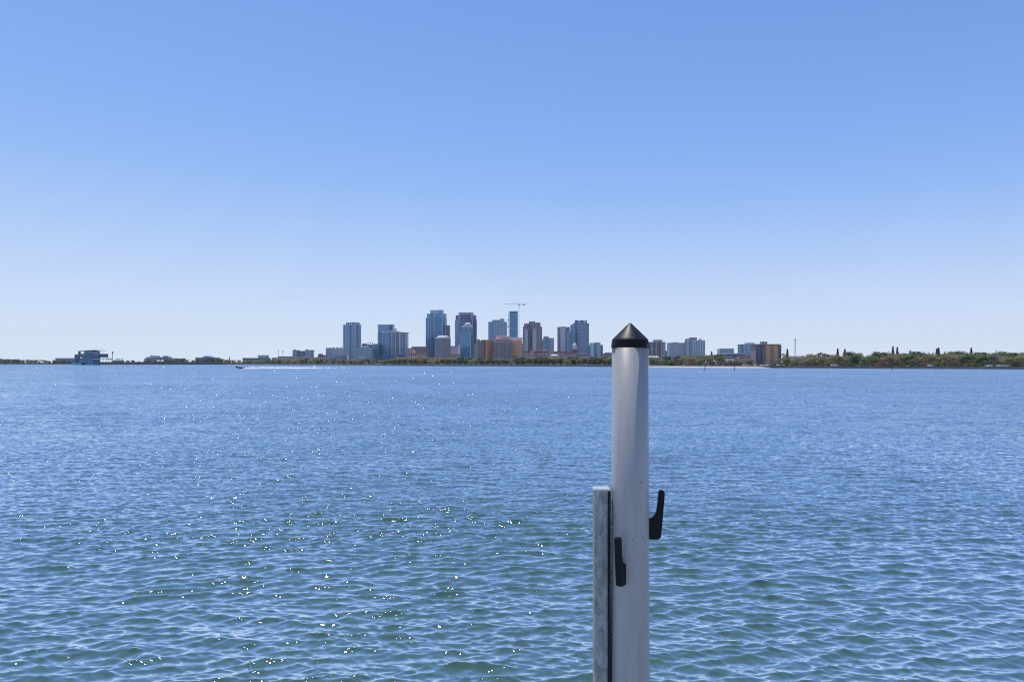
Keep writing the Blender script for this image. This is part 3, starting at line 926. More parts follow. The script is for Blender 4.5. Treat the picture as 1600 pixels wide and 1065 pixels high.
    for x0, x1, y, nm in ((321, 350, 565.8, 'nearer'), (333, 349, 563.2, 'farther')):
        t = Tower('boat_shelter', f'long white flat boat shelter roof near the water, {nm} of two', 'shelter', (x0 + x1) / 2, 1205 if nm == 'nearer' else 1290)
        t.block('roof', x0, x1, y, 'cream', bot=y + .8, d=8)
        for q in range(6):
            xx = x0 + 1 + q * (x1 - x0 - 2.4) / 5
            t.block('post', xx, xx + .4, y + .8, 'steel', d=.5)
    t = Tower('marina_hall', 'long flat tan hall with blue grey box on its roof', 'building', 398, 1380)
    t.block('wall', 379, 416.5, 560, 'mauve', d=24, f=[W(px=6, pz=4, wf=.7)]); t.block('roof', 378.5, 417, 559, 'roof', bot=560, o=-.6, d=25)
    t.block('upper_box', 403, 416, 554.6, 'pale', bot=559, o=6, d=14)
    t.block('lower_front', 383, 424, 564, 'tan', o=-40, d=14, f=[W(px=5, pz=3)])
    t = Tower('flat_school', 'flat low pale building left of the grey twin block', 'building', 446, 1500)
    t.block('wall', 434, 457.5, 557, 'cream', d=22, f=[W(px=5, pz=4)]); t.block('roof', 433.6, 458, 556.4, 'roof', bot=557, o=-.5, d=23); t.block('annex', 425, 434, 558.5, 'grey', d=16)
    t = Tower('hospital_block', 'pale grey twin block with dark centre bay left of the skyline', 'building', 471, 1700)
    f = [W('dgrey', 4, 4, .6, .5)]
    t.block('left_wing', 457, 464.5, 546.8, 'lilac', d=24, f=f); t.block('centre', 464.5, 477, 548, 'dgrey', o=3, d=20, f=[S('lilac', 4)])
    t.block('right_wing', 477, 485.8, 546.6, 'lilac', d=24, f=f); t.block('roof_box', 459, 461.5, 545.6, 'grey', bot=546.8, o=5, d=8); t.block('roof_box', 477, 480, 545.6, 'grey', bot=546.6, o=5, d=8)
    for x0, x1, y, l in ((458, 476.5, 557, 'peach low terrace in front of the pale twin block'), (486, 512, 557.6, 'peach low terrace left of the pale hotel block')):
        t = Tower('arcade_terrace', l, 'building', (x0 + x1) / 2, 1380)
        t.block('wall', x0, x1, y + .7, 'peach', d=14, f=[W(px=4.2, pz=5, wf=.5, hf=.5)]); t.block('roof', x0 - .3, x1 + .3, y, 'cream', bot=y + .7, o=-.4, d=15)
    t = Tower('dark_flat_block', 'small dark block between the twin block and the pale hotel', 'building', 502, 1600)
    t.block('wall', 496.5, 509, 554.4, 'dgrey', d=16, f=[W(px=4, pz=4)]); t.block('roof_box', 497.5, 502.5, 552.4, 'dgrey', bot=554.4, o=2, d=10)
    t = Tower('hotel_block', 'pale cream block against the left of the leftmost blue tower', 'building', 522, 1750)
    t.block('left_wing', 509, 516.5, 543.2, 'lilac', d=26, f=[W('grey', 4, 4)]); t.block('main_block', 516.5, 538, 544.2, 'cream', o=2, d=24, f=[W('mauve', 4, 4, .5, .5)])
    for x in (519.5, 525, 531):
        t.block('roof_box', x, x + 3, 542.4, 'grey', bot=544.2, o=5, d=8)
    t.block('podium', 522, 542, 555.6, 'glass', o=-20, d=18)
    # --- light poles on the playing field
    for x, y, l in ((434.8, 546.5, 'leftmost of the thin light poles left of the skyline'), (441.6, 547.4, 'second thin light pole from the left, darker head'), (490.5, 546.8, 'thin light pole above the peach terrace')):
        t = Tower('light_pole', l, 'light pole', x, 1520)
        t.block('pole', x - .15, x + .15, y, 'steel', d=.5); t.block('head', x - .55, x + .55, y, 'dgrey', bot=y + 2, o=-.4, d=.4)

    # --- A: leftmost blue tower
    t = Tower('glass_tower', 'leftmost tall blue glass tower with recessed crown', 'tower', 550, 1950)
    t.block('shaft', 536, 564.2, 507, 'glass', xm=551.5, l=26, r=22, f=[W('pale', 4.5, 3.6, .55, .5), S('pale', 7.2, .6), PR([.12, .45], 3, 'pale', .8, (0,), 'glass_bay'), PR([.75], 6.0, 'navy', .8, (0,), 'glass_bay'), PR([.18], 7, 'lilac', .8, (1,)), PR([.55], 4, 'navy', .5, (1,), 'glass_bay')])
    t.block('crown', 540.5, 562, 503.2, 'navy', bot=507, xm=552, o=5, l=20, r=17, f=[PR([.2, .5, .8], 4, 'lilac', .4)])
    t.block('parapet', 535.6, 564.6, 506.4, 'lilac', bot=507.4, xm=551.5, o=-.6, l=27, r=23)
    # --- B
    t = Tower('teal_block', 'low grey teal glass block before the leftmost blue tower', 'building', 565, 1480)
    t.block('wall', 549.5, 581, 543, 'pale', d=24, f=[S('grey', 4, 1.2), W('teal', 4, 4, .7, .4)]); t.block('parapet', 549.2, 581.3, 542.6, 'lilac', bot=543.4, o=-.4, d=25)
    t.block('penthouse', 563, 574.5, 540.2, 'lilac', bot=542.6, o=4, d=12); t.block('white_sign_band', 560, 571, 557, 'white', bot=558.8, o=-1, d=1)
    t = Tower('small_office', 'small dark teal office beside the ribbed curved tower', 'building', 585, 1600)
    t.block('wall', 579, 590.5, 538, 'teal', d=18, f=[W('navy', 4, 4), PR([.45], 2, 'pale')]); t.block('roof_box', 582.5, 589.5, 537, 'dgrey', bot=538, o=3, d=9)
    t.block('rear_wing', 565, 581, 538, 'dgrey', o=40, d=14); t.block('roof_box', 566, 571.8, 536.4, 'dgrey', bot=538, o=44, d=8)
    for x in (574.8, 578.4, 581.6):
        t.block('roof_fan', x - .7, x + .7, 535, 'dgrey', bot=536.8, o=46, d=3)
    # --- D slab + E curved tower
    t = Tower('slab_tower', 'grey blue slab tower rising behind the ribbed curved tower', 'tower', 602, 1800)
    t.block('shaft', 590.3, 614.5, 507.4, 'glass', d=20, f=[W('lilac', 5, 4, .4, .3), PR([.05], 3, 'lilac', .4, (0,)), PR([.82], 9, 'navy', .4, (0,), 'glass_bay')])
    t.block('parapet', 590, 614.8, 506.9, 'grey', bot=507.7, o=-.4, d=21)
    t = Tower('curved_tower', 'dark curved tower with pale vertical ribs and white roof rim', 'tower', 613, 1650)
    Da = t.D
    m = MB(); arc = []
    for i in range(15):
        x = 590 + i * 45.5 / 14
        u = (x - 613) / 24.0
        arc.append((wx(x, Da + 14 * u * u), Da + 14 * u * u))
    poly = arc + [(arc[-1][0], Da + 40), (arc[0][0], Da + 40)]
    zt = wz(519, Da)
    m.prism(poly, GZ, zt); body = m.build('shaft', FM['navy'], t.root)
    t.deco([(arc[i], arc[i + 1]) for i in range(14)], GZ, zt - 1, [W('glass', 4, 3.8, .8, .45)], body)
    for x, w, mm in ((591.2, 2, 'lilac'), (597.5, 3.5, 'glass'), (603, 3.5, 'glass'), (606.4, 1.6, 'lilac'), (609, .8, 'grey'), (612.4, 1.6, 'lilac'), (615, .8, 'grey'), (617.8, 1.6, 'lilac'), (620.6, .8, 'grey'), (624.6, 2.6, 'cream'), (629, 1, 'lilac'), (633.6, 2.4, 'lilac')):
        u = (x - 613) / 24.0; q = MB(); y = Da + 14 * u * u
        q.box(wx(x - w / 2, y), wx(x + w / 2, y), y - 1.2, y + 2.5, wz(554, y), zt - .3)
        q.build('rib', FM[mm], body, origin=t.root.location)
    m = MB(); out = [(wx(590 + i * 46.6 / 14 - .4, Da), y - 2.2) for i, (x, y) in enumerate(arc)]
    zs = [wz(519 - 2.2 * math.sin(max(0, min(1, (i - 2) / 10.)) * math.pi), Da) for i in range(15)]
    m.prism(out + [(out[-1][0], Da + 41), (out[0][0], Da + 41)], zt, zs + [zt + 1, zt + 1])
    m.build('roof_rim', FM['white'], t.root)
    t.block('roof_box', 616, 619.2, 513, 'grey', bot=518, o=16, d=6); t.block('podium', 591, 621, 555, 'glass', o=-14, d=14, f=[S('lilac', 5)])
    # --- F
    t = Tower('mauve_terrace', 'low mauve office between the curved tower and the tall teal tower', 'building', 650, 1500)
    t.block('left_wing', 634, 648, 543.6, 'mauve', d=20, f=[W('dgrey', 4, 4, .6, .5)]); t.block('main_block', 643, 667, 541.2, 'dgrey', o=8, d=20, f=[S('mauve', 4, 1), PR([.1, .4, .7], 1.5, 'mauve')])
    t.block('arcade', 634, 666, 551.4, 'peach', o=-12, d=10, f=[W('dark', 5, 7, .5, .7)]); t.block('stair_bay', 645.5, 649, 546, 'pink', o=-4, d=4)
    # --- G: tall teal tower
    t = Tower('glass_tower', 'tallest teal and blue glass tower with stepped crown', 'tower', 682, 1800)
    t.block('shaft', 665.4, 698, 496, 'teal', xm=692.6, l=14, r=22, f=[W('navy', 4.2, 3.6, .55, .5), S('glass', 7.2, .6), PR([.0, .27, .52, .97], 1.8, 'pale', .9, (0,)), PR([.12], 8, 'glass', .4, (0,), 'glass_bay'), PR([.55], 5.5, 'lilac', .7, (1,))])
    t.block('shoulder', 667, 697.4, 489.4, 'teal', bot=496, xm=692, o=3, l=12, r=18, f=[PR([.1, .5, .95], 6, 'pale', .5, (0,)), PR([.5], 8, 'lilac', .5, (1,))])
    t.block('crown', 672.4, 693, 484, 'glass', bot=489.4, xm=689, o=6, l=10, r=12, f=[PR([.5], 20, 'lilac', .3, (0,)), PR([.5], 9, 'lilac', .3, (1,))])
    q = t.block('rear_wing', 696, 702, 508, 'dgrey', o=14, d=22, f=[S('mauve', 3.6, 1.2, .3)])
    # --- H
    t = Tower('mauve_tower', 'mauve rounded tower with white domed roof before the tall teal tower', 'tower', 692, 1450)
    t.round('wall', 692, 12.2, [(1, None), (1, 528.4)], 'mauve', k=12, f=[W('dgrey', 4, 3.7, .6, .5)])
    t.round('roof', 692, 12.4, [(1.02, 528.4), (1.0, 527.6), (.76, 527.4), (.72, 525.6), (.5, 524.4), (.1, 524)], 'white', o=-.3, k=24)
    # --- I
    t = Tower('dark_glass_tower', 'dark navy glass tower behind the domed teal tower', 'tower', 728, 1980)
    t.block('shaft', 711, 745, 499, 'navy', xm=739, l=12, r=16, f=[W('glass', 4.5, 3.8, .5, .5), PR([.22, .97], 3, 'lilac', .7, (0,)), PR([.4, .6, .8], 1.2, 'mauve', .7, (0,)), PR([.1], 7, 'glass', .4, (0,), 'glass_bay'), PR([.6], 5, 'glass', .4, (1,), 'glass_bay')])
    t.block('shoulder', 712, 744.4, 492, 'navy', bot=499, xm=738.6, o=3, l=10, r=14, f=[PR([.2, .95], 4, 'lilac', .5, (0,))])
    t.block('crown', 716.4, 739.6, 488, 'lilac', bot=492, o=7, d=16, f=[PR([.25, .5, .75], 9, 'mauve', .2, (0,))])
    # --- J
    t = Tower('domed_tower', 'slender teal tower topped by a pale dome', 'tower', 730, 1600)
    t.block('shaft', 719.2, 740.4, 521, 'teal', xm=735.6, l=10, r=14, f=[W('glass', 4, 3.7, .6, .5), S('pale', 7.4, .6), PR([.05, .2], 1.6, 'pale', .7, (0,)), PR([.97], 2, 'lilac', .7, (0,)), PR([.6], 3, 'pale', .7, (1,))])
    t.block('terrace_rim', 718.8, 740.8, 520.4, 'lilac', bot=521.4, xm=735.6, o=-.5, l=11, r=15)
    t.block('drum', 721.2, 738.2, 511.4, 'teal', bot=520.4, xm=734, o=4, l=7, r=10, f=[PR([.3], 8, 'teal', .4, (0,), 'glass_bay'), PR([.98], 3, 'tan', .4, (0,)), PR([.6], 4, 'tan', .4, (1,))])
    t.block('drum_rim', 720.8, 738.6, 510.6, 'lilac', bot=511.6, xm=734, o=3.5, l=8, r=11)
    t.round('dome', 731.2, 5.8, [(1, 511), (1, 508.6), (.9, 506.2), (.66, 504.6), (.35, 503.8), (.05, 503.5)], 'lilac', o=4, k=20)
    t.round('turret', 723.6, 1.6, [(1, 511), (1, 509.6), (.3, 508.6)], 'lilac', o=4, k=10); t.round('turret', 736.6, 1.4, [(1, 511), (1, 509.6), (.3, 508.8)], 'lilac', o=4, k=10)
    # --- K, L
    t = Tower('pale_mid_block', 'pale pinkish mid rise left of the domed teal tower', 'building', 711, 1560)
    t.block('wall', 703.5, 718.5, 540.2, 'cream', d=18, f=[PR([.15, .33, .5, .68], 1.4, 'mauve', .4, (0,)), W('mauve', 4, 4, .5, .4)]); t.block('stair_core', 715.8, 718.6, 538.2, 'white', o=-1, d=6)
    t.block('podium', 703, 720, 553.2, 'peach', o=-10, d=8, f=[W(px=5, pz=4)])
    t = Tower('grey_mid_block', 'narrow grey block between the domed tower and the orange blocks', 'building', 743, 1640)
    t.block('wall', 739.5, 746, 536.6, 'lilac', d=16, f=[S('grey', 4, 1.5)])
    # --- N, O behind
    t = Tower('grey_glass_tower', 'wide pale grey blue tower behind the orange blocks', 'tower', 777, 2000)
    t.block('shaft', 763, 792, 503, 'pale', d=28, f=[W('navy', 4.6, 3.8, .5, .5), S('grey', 7.6, .6), PR([.42, .62, .78], 4, 'lilac', .5, (0,)), PR([.15], 12, 'glass', .4, (0,), 'glass_bay')])
    t.block('parapet', 762.7, 792.3, 502.6, 'grey', bot=503.4, o=-.4, d=29)
    t.block('penthouse', 769, 784, 499.6, 'glass', bot=502.6, o=5, d=14); t.block('roof_core', 781.6, 788, 497.4, 'lilac', bot=502.6, o=6, d=10)
    t = Tower('unfinished_tower', 'narrow teal wrapped tower under construction beside the crane', 'tower', 802.5, 2120)
    t.block('shaft', 796, 809, 489, 'teal', d=24, f=[S('teal', 3.6, .6, .3), W('glass', 5, 3.6, .5, .4)])
    t.block('open_floors', 796.3, 808.7, 486, 'dgrey', bot=489, o=.5, d=22, f=[S('grey', 3, .8, .6)])
    t.block('white_band', 795.8, 809.2, 513.2, 'pale', bot=514.2, o=-.7, d=2)
    for y in (499.5, 509.6):
        t.block('hoist', 793.2, 795.2, y - 1, 'brown', bot=y + 1.2, o=2, d=4)
    t.block('hoist_rail', 794.4, 795.0, 486, 'pale', o=3, d=1)
    # crane
    D = 2115; cx = 810.9
    r = empty('tower_crane', (wx(cx, D), D, GZ), 'thin tower crane standing over the unfinished teal tower', 'crane')
    def P(x, y): return (wx(x, D), D, wz(y, D))
    m = MB(); zb, zt = GZ, wz(475, D); a = .9; X = wx(cx, D)
    for sx in (-1, 1):
        for sy in (-1, 1):
            m.beam((X + sx * a, D + sy * a, zb), (X + sx * a, D + sy * a, zt), .24, 4)
    z, s = zb, 1
    while z < zt - 2.2:
        m.beam((X - s * a, D - a, z), (X + s * a, D - a, z + 2.2), .13, 4); z += 2.2; s = -s
    tag(m.build('mast', FM['yellow'], r), kind='stuff')
    m = MB(); y0, y1 = wz(475.6, D), wz(474.6, D); xl = wx(787, D)
    m.beam((X, D - .7, y0), (xl, D - .7, y0 + 1.2), (.3, .2), 4); m.beam((X, D + .7, y0), (xl, D + .7, y0 + 1.2), (.3, .2), 4); m.beam((X, D, y1), (xl, D, y0 + 1.6), (.3, .2), 4)
    tag(m.build('jib', FM['yellow'], r), kind='stuff')
    m = MB(); m.box(X, wx(820, D), D - .9, D + .9, wz(475.9, D), wz(475.2, D)); m.build('counter_jib', FM['yellow'], r)
    m = MB(); m.box(wx(818.4, D), wx(820.3, D), D - 1.2, D + 1.2, wz(477, D), wz(474.6, D)); m.build('counterweight', FM['dgrey'], r)
    m = MB(); m.beam((X, D, zt), P(810.9, 471.2), (.9, .2), 4); m.build('apex', FM['yellow'], r)
    m = MB(); m.beam(P(810.9, 471.4), P(797, 475), .14, 4); m.build('tie_rope', FM['steel'], r)
    m = MB(); m.beam(P(810.9, 471.4), P(819, 475), .14, 4); m.build('tie_rope', FM['steel'], r)
    m = MB(); m.box(wx(810.0, D), wx(811.8, D), D - 1.6, D + 1, wz(477.2, D), wz(475.4, D)); m.build('cab', FM['dgrey'], r)
    # second, small far crane jib seen over the pink grey tower
    # --- M: orange blocks
    f = [W('dark', 3.6, 3.5, .62, .55), S('mauve', 3.5, .6, .5)]
    t = Tower('orange_block', 'leftmost orange and brown balcony block below the grey blue tower', 'building', 758, 1250)
    t.block('left_wing', 744.5, 759, 532, 'brown', xm=756, l=8, r=8, f=f + [PR([.1], 2.5, 'tan', .7, (0,))])
    t.block('right_wing', 757.5, 771.2, 531.2, 'orange', xm=760.5, o=-2, l=6, r=14, f=[W('rust', 4, 3.5, .4, .5)]); t.block('roof', 751.5, 771.5, 530.6, 'peach', bot=531.6, o=-1, d=16)
    t.block('roof_turret', 745.5, 749.5, 529.8, 'brown', bot=532, o=3, d=6)
    t = Tower('round_block', 'dark rounded balcony block with pale drum roof between orange wings', 'building', 786, 1240)
    t.block('wall', 771.2, 800, 534.4, 'mauve', d=20, f=f + [PR([.0, .28, .72, 1.0], 2.2, 'brown', .9, (0,))])
    t.block('upper_floor', 774, 797.5, 530, 'tan', bot=534.4, o=3, d=14, f=[W(px=3.5, pz=3.5)])
    t.round('drum_roof', 785.2, 11.2, [(1, 530.4), (1, 528.6), (.96, 528.2), (.94, 525.8), (.8, 525.2), (.1, 525)], 'pink', o=4, k=24)
    t = Tower('orange_block', 'rightmost orange block with white roof rim beside the beige ribbed tower', 'building', 808, 1250)
    t.block('wall', 800, 816, 533, 'orange', d=18, f=[W('rust', 3.6, 3.5, .42, .5)]); t.block('right_wing', 815.8, 819.5, 536, 'tan', o=2, d=16, f=[W('brown', 3, 3.5, .5, .5)])
    t.block('roof', 799, 816.6, 532, 'peach', bot=533, o=-.6, d=19); t.block('roof_terrace', 797, 816, 529.5, 'pink', bot=532, o=4, d=12); t.block('roof_rim', 796.4, 816.6, 526.8, 'white', bot=529.5, o=6, d=9)
    for x in (801.5, 804, 806.5):
        t.block('garage_door', x, x + 1.6, 555.8, 'dark', bot=557.8, o=-.3, d=.3)
    # --- P
    t = Tower('ribbed_tower', 'beige tower with pale vertical strips and stepped castle like roof', 'tower', 832, 1700)
    t.block('shaft', 817, 847, 509.5, 'mauve', xm=838.5, l=12, r=20, f=[W('dgrey', 3.6, 3.7, .6, .55), PR([.92], 1.2, 'tan', .5, (0,)), PR([.5], 4, 'tan', .6, (1,))])
    t.block('upper_left', 819, 828, 505.2, 'mauve', bot=509.5, o=4, d=16, f=[W('dgrey', 4, 4)]); t.block('upper_mid', 826.6, 836, 501.9, 'mauve', bot=509.5, o=4, d=18, f=[W('dgrey', 4, 4)])
    t.block('upper_right', 836, 844.4, 503.6, 'mauve', bot=509.5, o=4, d=18, f=[W('dgrey', 4, 4)])
    t.block('pale_strip', 820, 825.2, 515, 'lilac', o=-.5, d=8, f=[W('lilac', 5, 3.7, .3, .4)]); t.block('pale_strip', 832.2, 838, 515.4, 'cream', o=-4.5, d=10, f=[W('mauve', 5, 3.7, .3, .4)])
    t.block('dark_bay', 826, 828.2, 512, 'navy', o=-2, d=8)
    # --- Q
    t = Tower('teal_white_block', 'pale and teal glass mid rise right of the ribbed beige tower', 'building', 853, 1750)
    t.block('left_wing', 840.5, 849, 531, 'teal', o=4, d=18, f=[W('navy', 4, 3.8)]); t.block('main_block', 848.5, 865.6, 527.8, 'lilac', d=22, f=[W('pale', 4, 3.8, .4, .4), PR([.38], 9.5, 'teal', .5, (0,), 'glass_bay')])
    t.block('penthouse', 849.5, 857.4, 525.2, 'mauve', bot=527.8, o=5, d=10)
    # --- R, V: pink low buildings
    f = [W('dark', 4, 4, .45, .5)]
    t = Tower('pink_block', 'pink red low building below the ribbed beige tower', 'building', 838, 1080)
    t.block('left_wing', 820.5, 836, 549.8, 'pink', d=14, f=f); t.block('main_block', 836, 857.5, 550, 'pink', o=3, d=14, f=f); t.block('stair_bay', 829, 834, 547.6, 'pink', o=-1, d=6)
    t.block('roof', 820, 836.4, 548.6, 'red', bot=549.8, o=-.5, d=15); t.block('roof', 836, 858, 548.8, 'red', bot=550, o=2.5, d=15); t.block('roof_turret', 848, 856, 545.2, 'tan', bot=549, o=8, d=8)
    t = Tower('waterfront_hotel', 'long pink waterfront hotel with a cream cupola tower', 'building', 895, 1000)
    t.block('left_wing', 865.5, 883.5, 549.6, 'pink', d=14, f=f); t.block('main_block', 883, 902.6, 551, 'pink', o=2, d=16, f=f); t.block('right_wing', 902.6, 922.6, 553, 'mauve', o=1, d=14, f=f)
    t.block('roof', 865, 884, 548.5, 'red', bot=549.6, o=-.6, d=15); t.block('roof', 883, 903, 550, 'red', bot=551, o=1.4, d=17); t.block('roof', 902, 923, 552, 'lilac', bot=553, o=.4, d=15)
    t.round('cupola_base', 897.8, 3.4, [(1, 551), (1, 545.6)], 'red', o=4, k=10); t.round('cupola', 897.8, 3.2, [(1, 545.6), (1, 539.4), (.8, 538), (.45, 536.2), (.1, 535)], 'cream', o=4.1, k=12)
    t = Tower('white_pavilion', 'white domed garden pavilion left of the pink hotel', 'building', 866, 900)
    t.block('wall', 860.5, 872.5, 555.5, 'cream', d=8, f=f); t.round('roof', 866.5, 6.6, [(1, 555.5), (.85, 554.5), (.5, 553.7), (.1, 553.4)], 'white', o=-1.2, k=16)
    # --- S
    t = Tower('beige_tower', 'beige tower with white central strip left of the blue gridded tower', 'tower', 881, 1800)
    t.block('shaft', 871.7, 890.4, 511, 'cream', d=26, f=[W('mauve', 4, 3.7, .4, .45), PR([.09], 3.2, 'dgrey', .4, (0,), 'glass_bay'), PR([.42], 10, 'white', .9, (0,)), PR([.68, .80, .93], 2.4, 'dgrey', .4, (0,), 'glass_bay')])
    t.block('parapet', 871.3, 890.8, 510.6, 'lilac', bot=511.6, o=-.6, d=27); t.block('penthouse', 876.4, 883, 509.7, 'grey', bot=510.6, o=5, d=10)
    # --- T
    t = Tower('gridded_tower', 'blue glass tower with pale floor grid and stepped left side', 'tower', 905, 1700)
    f = [S('lilac', 3.7, .7, .5), W('navy', 3.4, 3.7, .55, .5)]
    t.block('shaft', 895, 920.4, 504.4, 'glass', xm=914.4, o=4, l=14, r=16, f=f + [PR([.2, .4, .6, .8], .9, 'lilac', .6, (0,)), PR([.0], 3, 'grey', .8, (1,)), PR([.55], 6, 'navy', .6, (1,), 'glass_bay')])
    t.block('left_step', 892, 899, 507, 'glass', o=10, d=16, f=f); t.block('lower_step', 886.8, 896.4, 518.2, 'glass', o=1, d=18, f=f + [PR([.62], 6, 'teal', .5, (0,), 'glass_bay')])
    t.block('crown', 898.4, 917, 500.2, 'navy', bot=504.4, o=9, d=14, f=[PR([.35, .8], 5, 'white', .3, (0,))])
    # --- U
    t = Tower('stripe_office', 'low office of white, teal and dark vertical panels left of the piling', 'building', 932, 1600)
    t.block('wall', 922.6, 938.4, 535.4, 'lilac', d=20, f=[W('grey', 4, 4, .35, .4), PR([.50], 6.4, 'teal', .5, (0,), 'glass_bay'), PR([.18], 5, 'white', .5, (0,))]); t.block('left_wing', 919.5, 923, 539, 'teal', o=3, d=14)
    t.block('right_wing', 938.4, 942, 538.6, 'navy', o=3, d=16, f=[W('grey', 4, 4, .3, .3)]); t.block('roof', 929.5, 938, 534.8, 'dgrey', bot=535.4, o=3, d=12)
    # --- low things by the pile
    t = Tower('dock_house', 'low house with two white flat roofs just left of the piling', 'house', 947, 780)
    t.block('wall', 942.5, 953, 564.5, 'tan', d=9, f=[W(px=3, pz=3)]); t.block('roof', 942, 953.4, 562.7, 'white', bot=563.6, o=-.6, d=10); t.block('upper_wall', 943, 952, 563.6, 'tan', bot=564.5, d=8)
    t.block('porch_roof', 944.5, 951, 565.8, 'white', bot=566.6, o=-4, d=4)
    t = Tower('hill_block', 'dark low block between the striped office and the piling', 'building', 950, 1500)
    t.block('wall', 943, 960, 551.6, 'mauve', d=20, f=[W(px=4, pz=4)]); t.block('roof_box', 946, 956, 550.6, 'dgrey', bot=551.6, o=3, d=12)
    # --- right of the piling
    t = Tower('brown_block', 'grey brown apartment block directly right of the piling', 'building', 1027, 980)
    t.block('wall', 1010, 1034.8, 534.8, 'dgrey', d=20, f=[W('mauve', 3.6, 3.2, .5, .4), PR([.06, .34, .62, .95], 2.0, 'tan', .9, (0,))]); t.block('right_wing', 1034.8, 1040, 535.2, 'lilac', o=2, d=16, f=[W('glass', 3, 3.2, .4, .5)])
    t.block('roof_slab', 1009.6, 1040.2, 534, 'grey', bot=534.8, o=-.5, d=21); t.block('penthouse', 1022, 1035, 530.6, 'mauve', bot=534, o=4, d=10)
    t = Tower('blue_box_house', 'small blue block between two apartment blocks', 'building', 1043, 1150)
    t.block('wall', 1039.6, 1046, 548, 'glass', d=12, f=[W('navy', 3, 3)]); t.block('roof', 1039.3, 1046.3, 547.5, 'grey', bot=548, o=-.3, d=13)
    t = Tower('lilac_block', 'pale lilac apartment block touching the taller white striped block', 'building', 1058, 1120)
    t.block('wall', 1045.8, 1070, 535.8, 'lilac', d=18, f=[W('glass', 3.4, 3.2, .5, .5), S('white', 6.4, .5, .4)]); t.block('penthouse', 1052.5, 1059, 534.4, 'grey', bot=535.8, o=4, d=8); t.block('parapet', 1045.5, 1070, 535.3, 'lilac', bot=536.1, o=-.4, d=19)
    t = Tower('striped_block', 'tallest white apartment block right of the piling with dark vertical stripes', 'building', 1086, 1100)
    t.block('left_wall', 1069.8, 1079.5, 529.6, 'lilac', xm=1078, l=9, r=5, f=[PR([.12, .95], 1.2, 'dgrey', .3, (0,), 'window_strip'), W('lilac', 3, 3.2, .3, .4)])
    t.block('right_wall', 1079.5, 1101.8, 531.4, 'white', o=3, d=18, f=[PR([.08, .25, .42, .58, .75, .92], 1.7, 'glass', .35, (0,), 'window_strip'), W('dgrey', 3.6, 3.2, .3, .4)])
    t.block('penthouse', 1078.4, 1089, 527.2, 'dgrey', bot=531, o=7, d=8); t.block('roof_box', 1073, 1078, 528.6, 'lilac', bot=529.8, o=5, d=5); t.block('roof_box', 1092.5, 1097, 529.4, 'grey', bot=531.4, o=8, d=5)
    t = Tower('low_blue_block', 'low blue grey office in the gap right of the striped block', 'building', 1136, 1250)
    t.block('wall', 1125, 1146.8, 545, 'pale', d=18, f=[W('glass', 4, 3.5), PR([.6], 3, 'lilac', .4, (0,))]); t.block('roof', 1126.5, 1146.4, 544.2, 'mauve', bot=545, o=2, d=14)
    t = Tower('parking_deck', 'grey open parking deck with pale slabs before the blue block', 'building', 1148, 900)
    t.block('wall', 1132.5, 1164, 552, 'dgrey', d=20, f=[S('lilac', 3.4, 1.2, .5)]); t.block('stair_house', 1134, 1140, 550.6, 'grey', bot=552, o=4, d=6); t.block('parapet', 1132, 1164.4, 551.6, 'lilac', bot=552.4, o=-.6, d=21)
    t = Tower('blue_stripe_block', 'blue and white striped block behind the orange brown block', 'building', 1169, 1100)
    t.block('wall', 1158.4, 1181, 538, 'pale', d=18, f=[PR([.06], 1.4, 'dgrey', .5, (0,)), PR([.32, .66], 3.6, 'glass', .4, (0,), 'window_strip'), PR([.2, .5, .86], 1.8, 'lilac', .6, (0,)), W('glass', 3.4, 3.2, .4, .5)])
    t.block('upper_floor', 1166, 1179, 535.2, 'lilac', bot=538, o=4, d=10); t.block('roof', 1158, 1181, 537.6, 'grey', bot=538.2, o=-.4, d=19)
    t = Tower('peach_house', 'peach walled house with red roof beside the orange brown block', 'house', 1173, 760)
    t.block('wall', 1166.8, 1181, 557, 'peach', d=9, f=[W(px=2.6, pz=3, wf=.45)]); t.block('roof', 1166.4, 1181.4, 555.8, 'red', bot=557, o=-.5, d=10)
    t = Tower('orange_apartment', 'orange brown apartment block with flat overhanging roof right of centre', 'building', 1200, 720)
    t.block('left_wall', 1180.8, 1197, 538, 'mauve', d=15, f=[W('dark', 2.6, 2.9, .35, .4)])
    t.block('right_wall', 1197, 1219.4, 538, 'orange', o=-.6, d=15.6, f=[W('rust', 3.2, 2.9, .3, .35)])
    for x, w, m in ((1181.6, 3.2, 'dark'), (1189.6, 2.6, 'dark'), (1206, 2.6, 'brown'), (1217.2, 3.6, 'dark')):
        b = t.block('balcony_stack', x, x + w, 539, m, o=-1.6 if x < 1197 else -1.9, d=1.4, f=[S('mauve' if x < 1197 else 'tan', 2.9, .35, .5)])
    t.block('roof_slab', 1180.2, 1221.6, 537.2, 'grey', bot=538, o=-2.2, d=19); t.block('penthouse', 1190.4, 1198.8, 533.4, 'tan', bot=537.2, o=4, d=6, f=[W(px=2.5, pz=3)])
    # small houses in the right tree belt
    for x0, x1, y, wall_, roof_, D, l in (
            (1015, 1030, 556.6, 'cream', 'white', 760, 'white roofed low house at the foot of the grey brown block'),
            (1107, 1118, 562, 'white', 'grey', 640, 'white house front among trees left of the parking deck'),
            (1131, 1150, 561.4, 'white', 'roof', 640, 'long white house front below the parking deck'),
            (1235, 1262, 556.4, 'cream', 'roof', 700, 'cream house left of the radio mast foot'),
            (1360, 1367, 558, 'white', 'white', 600, 'small white gabled house in the tree belt'),
            (1376, 1394, 561, 'peach', 'red', 590, 'house with orange tiled roof under the tallest column pine'),
            (1549, 1557, 563.5, 'lilac', 'dgrey', 500, 'pale blue house between trees near the right edge')):
        t = Tower('shore_house', l, 'house', (x0 + x1) / 2, D)
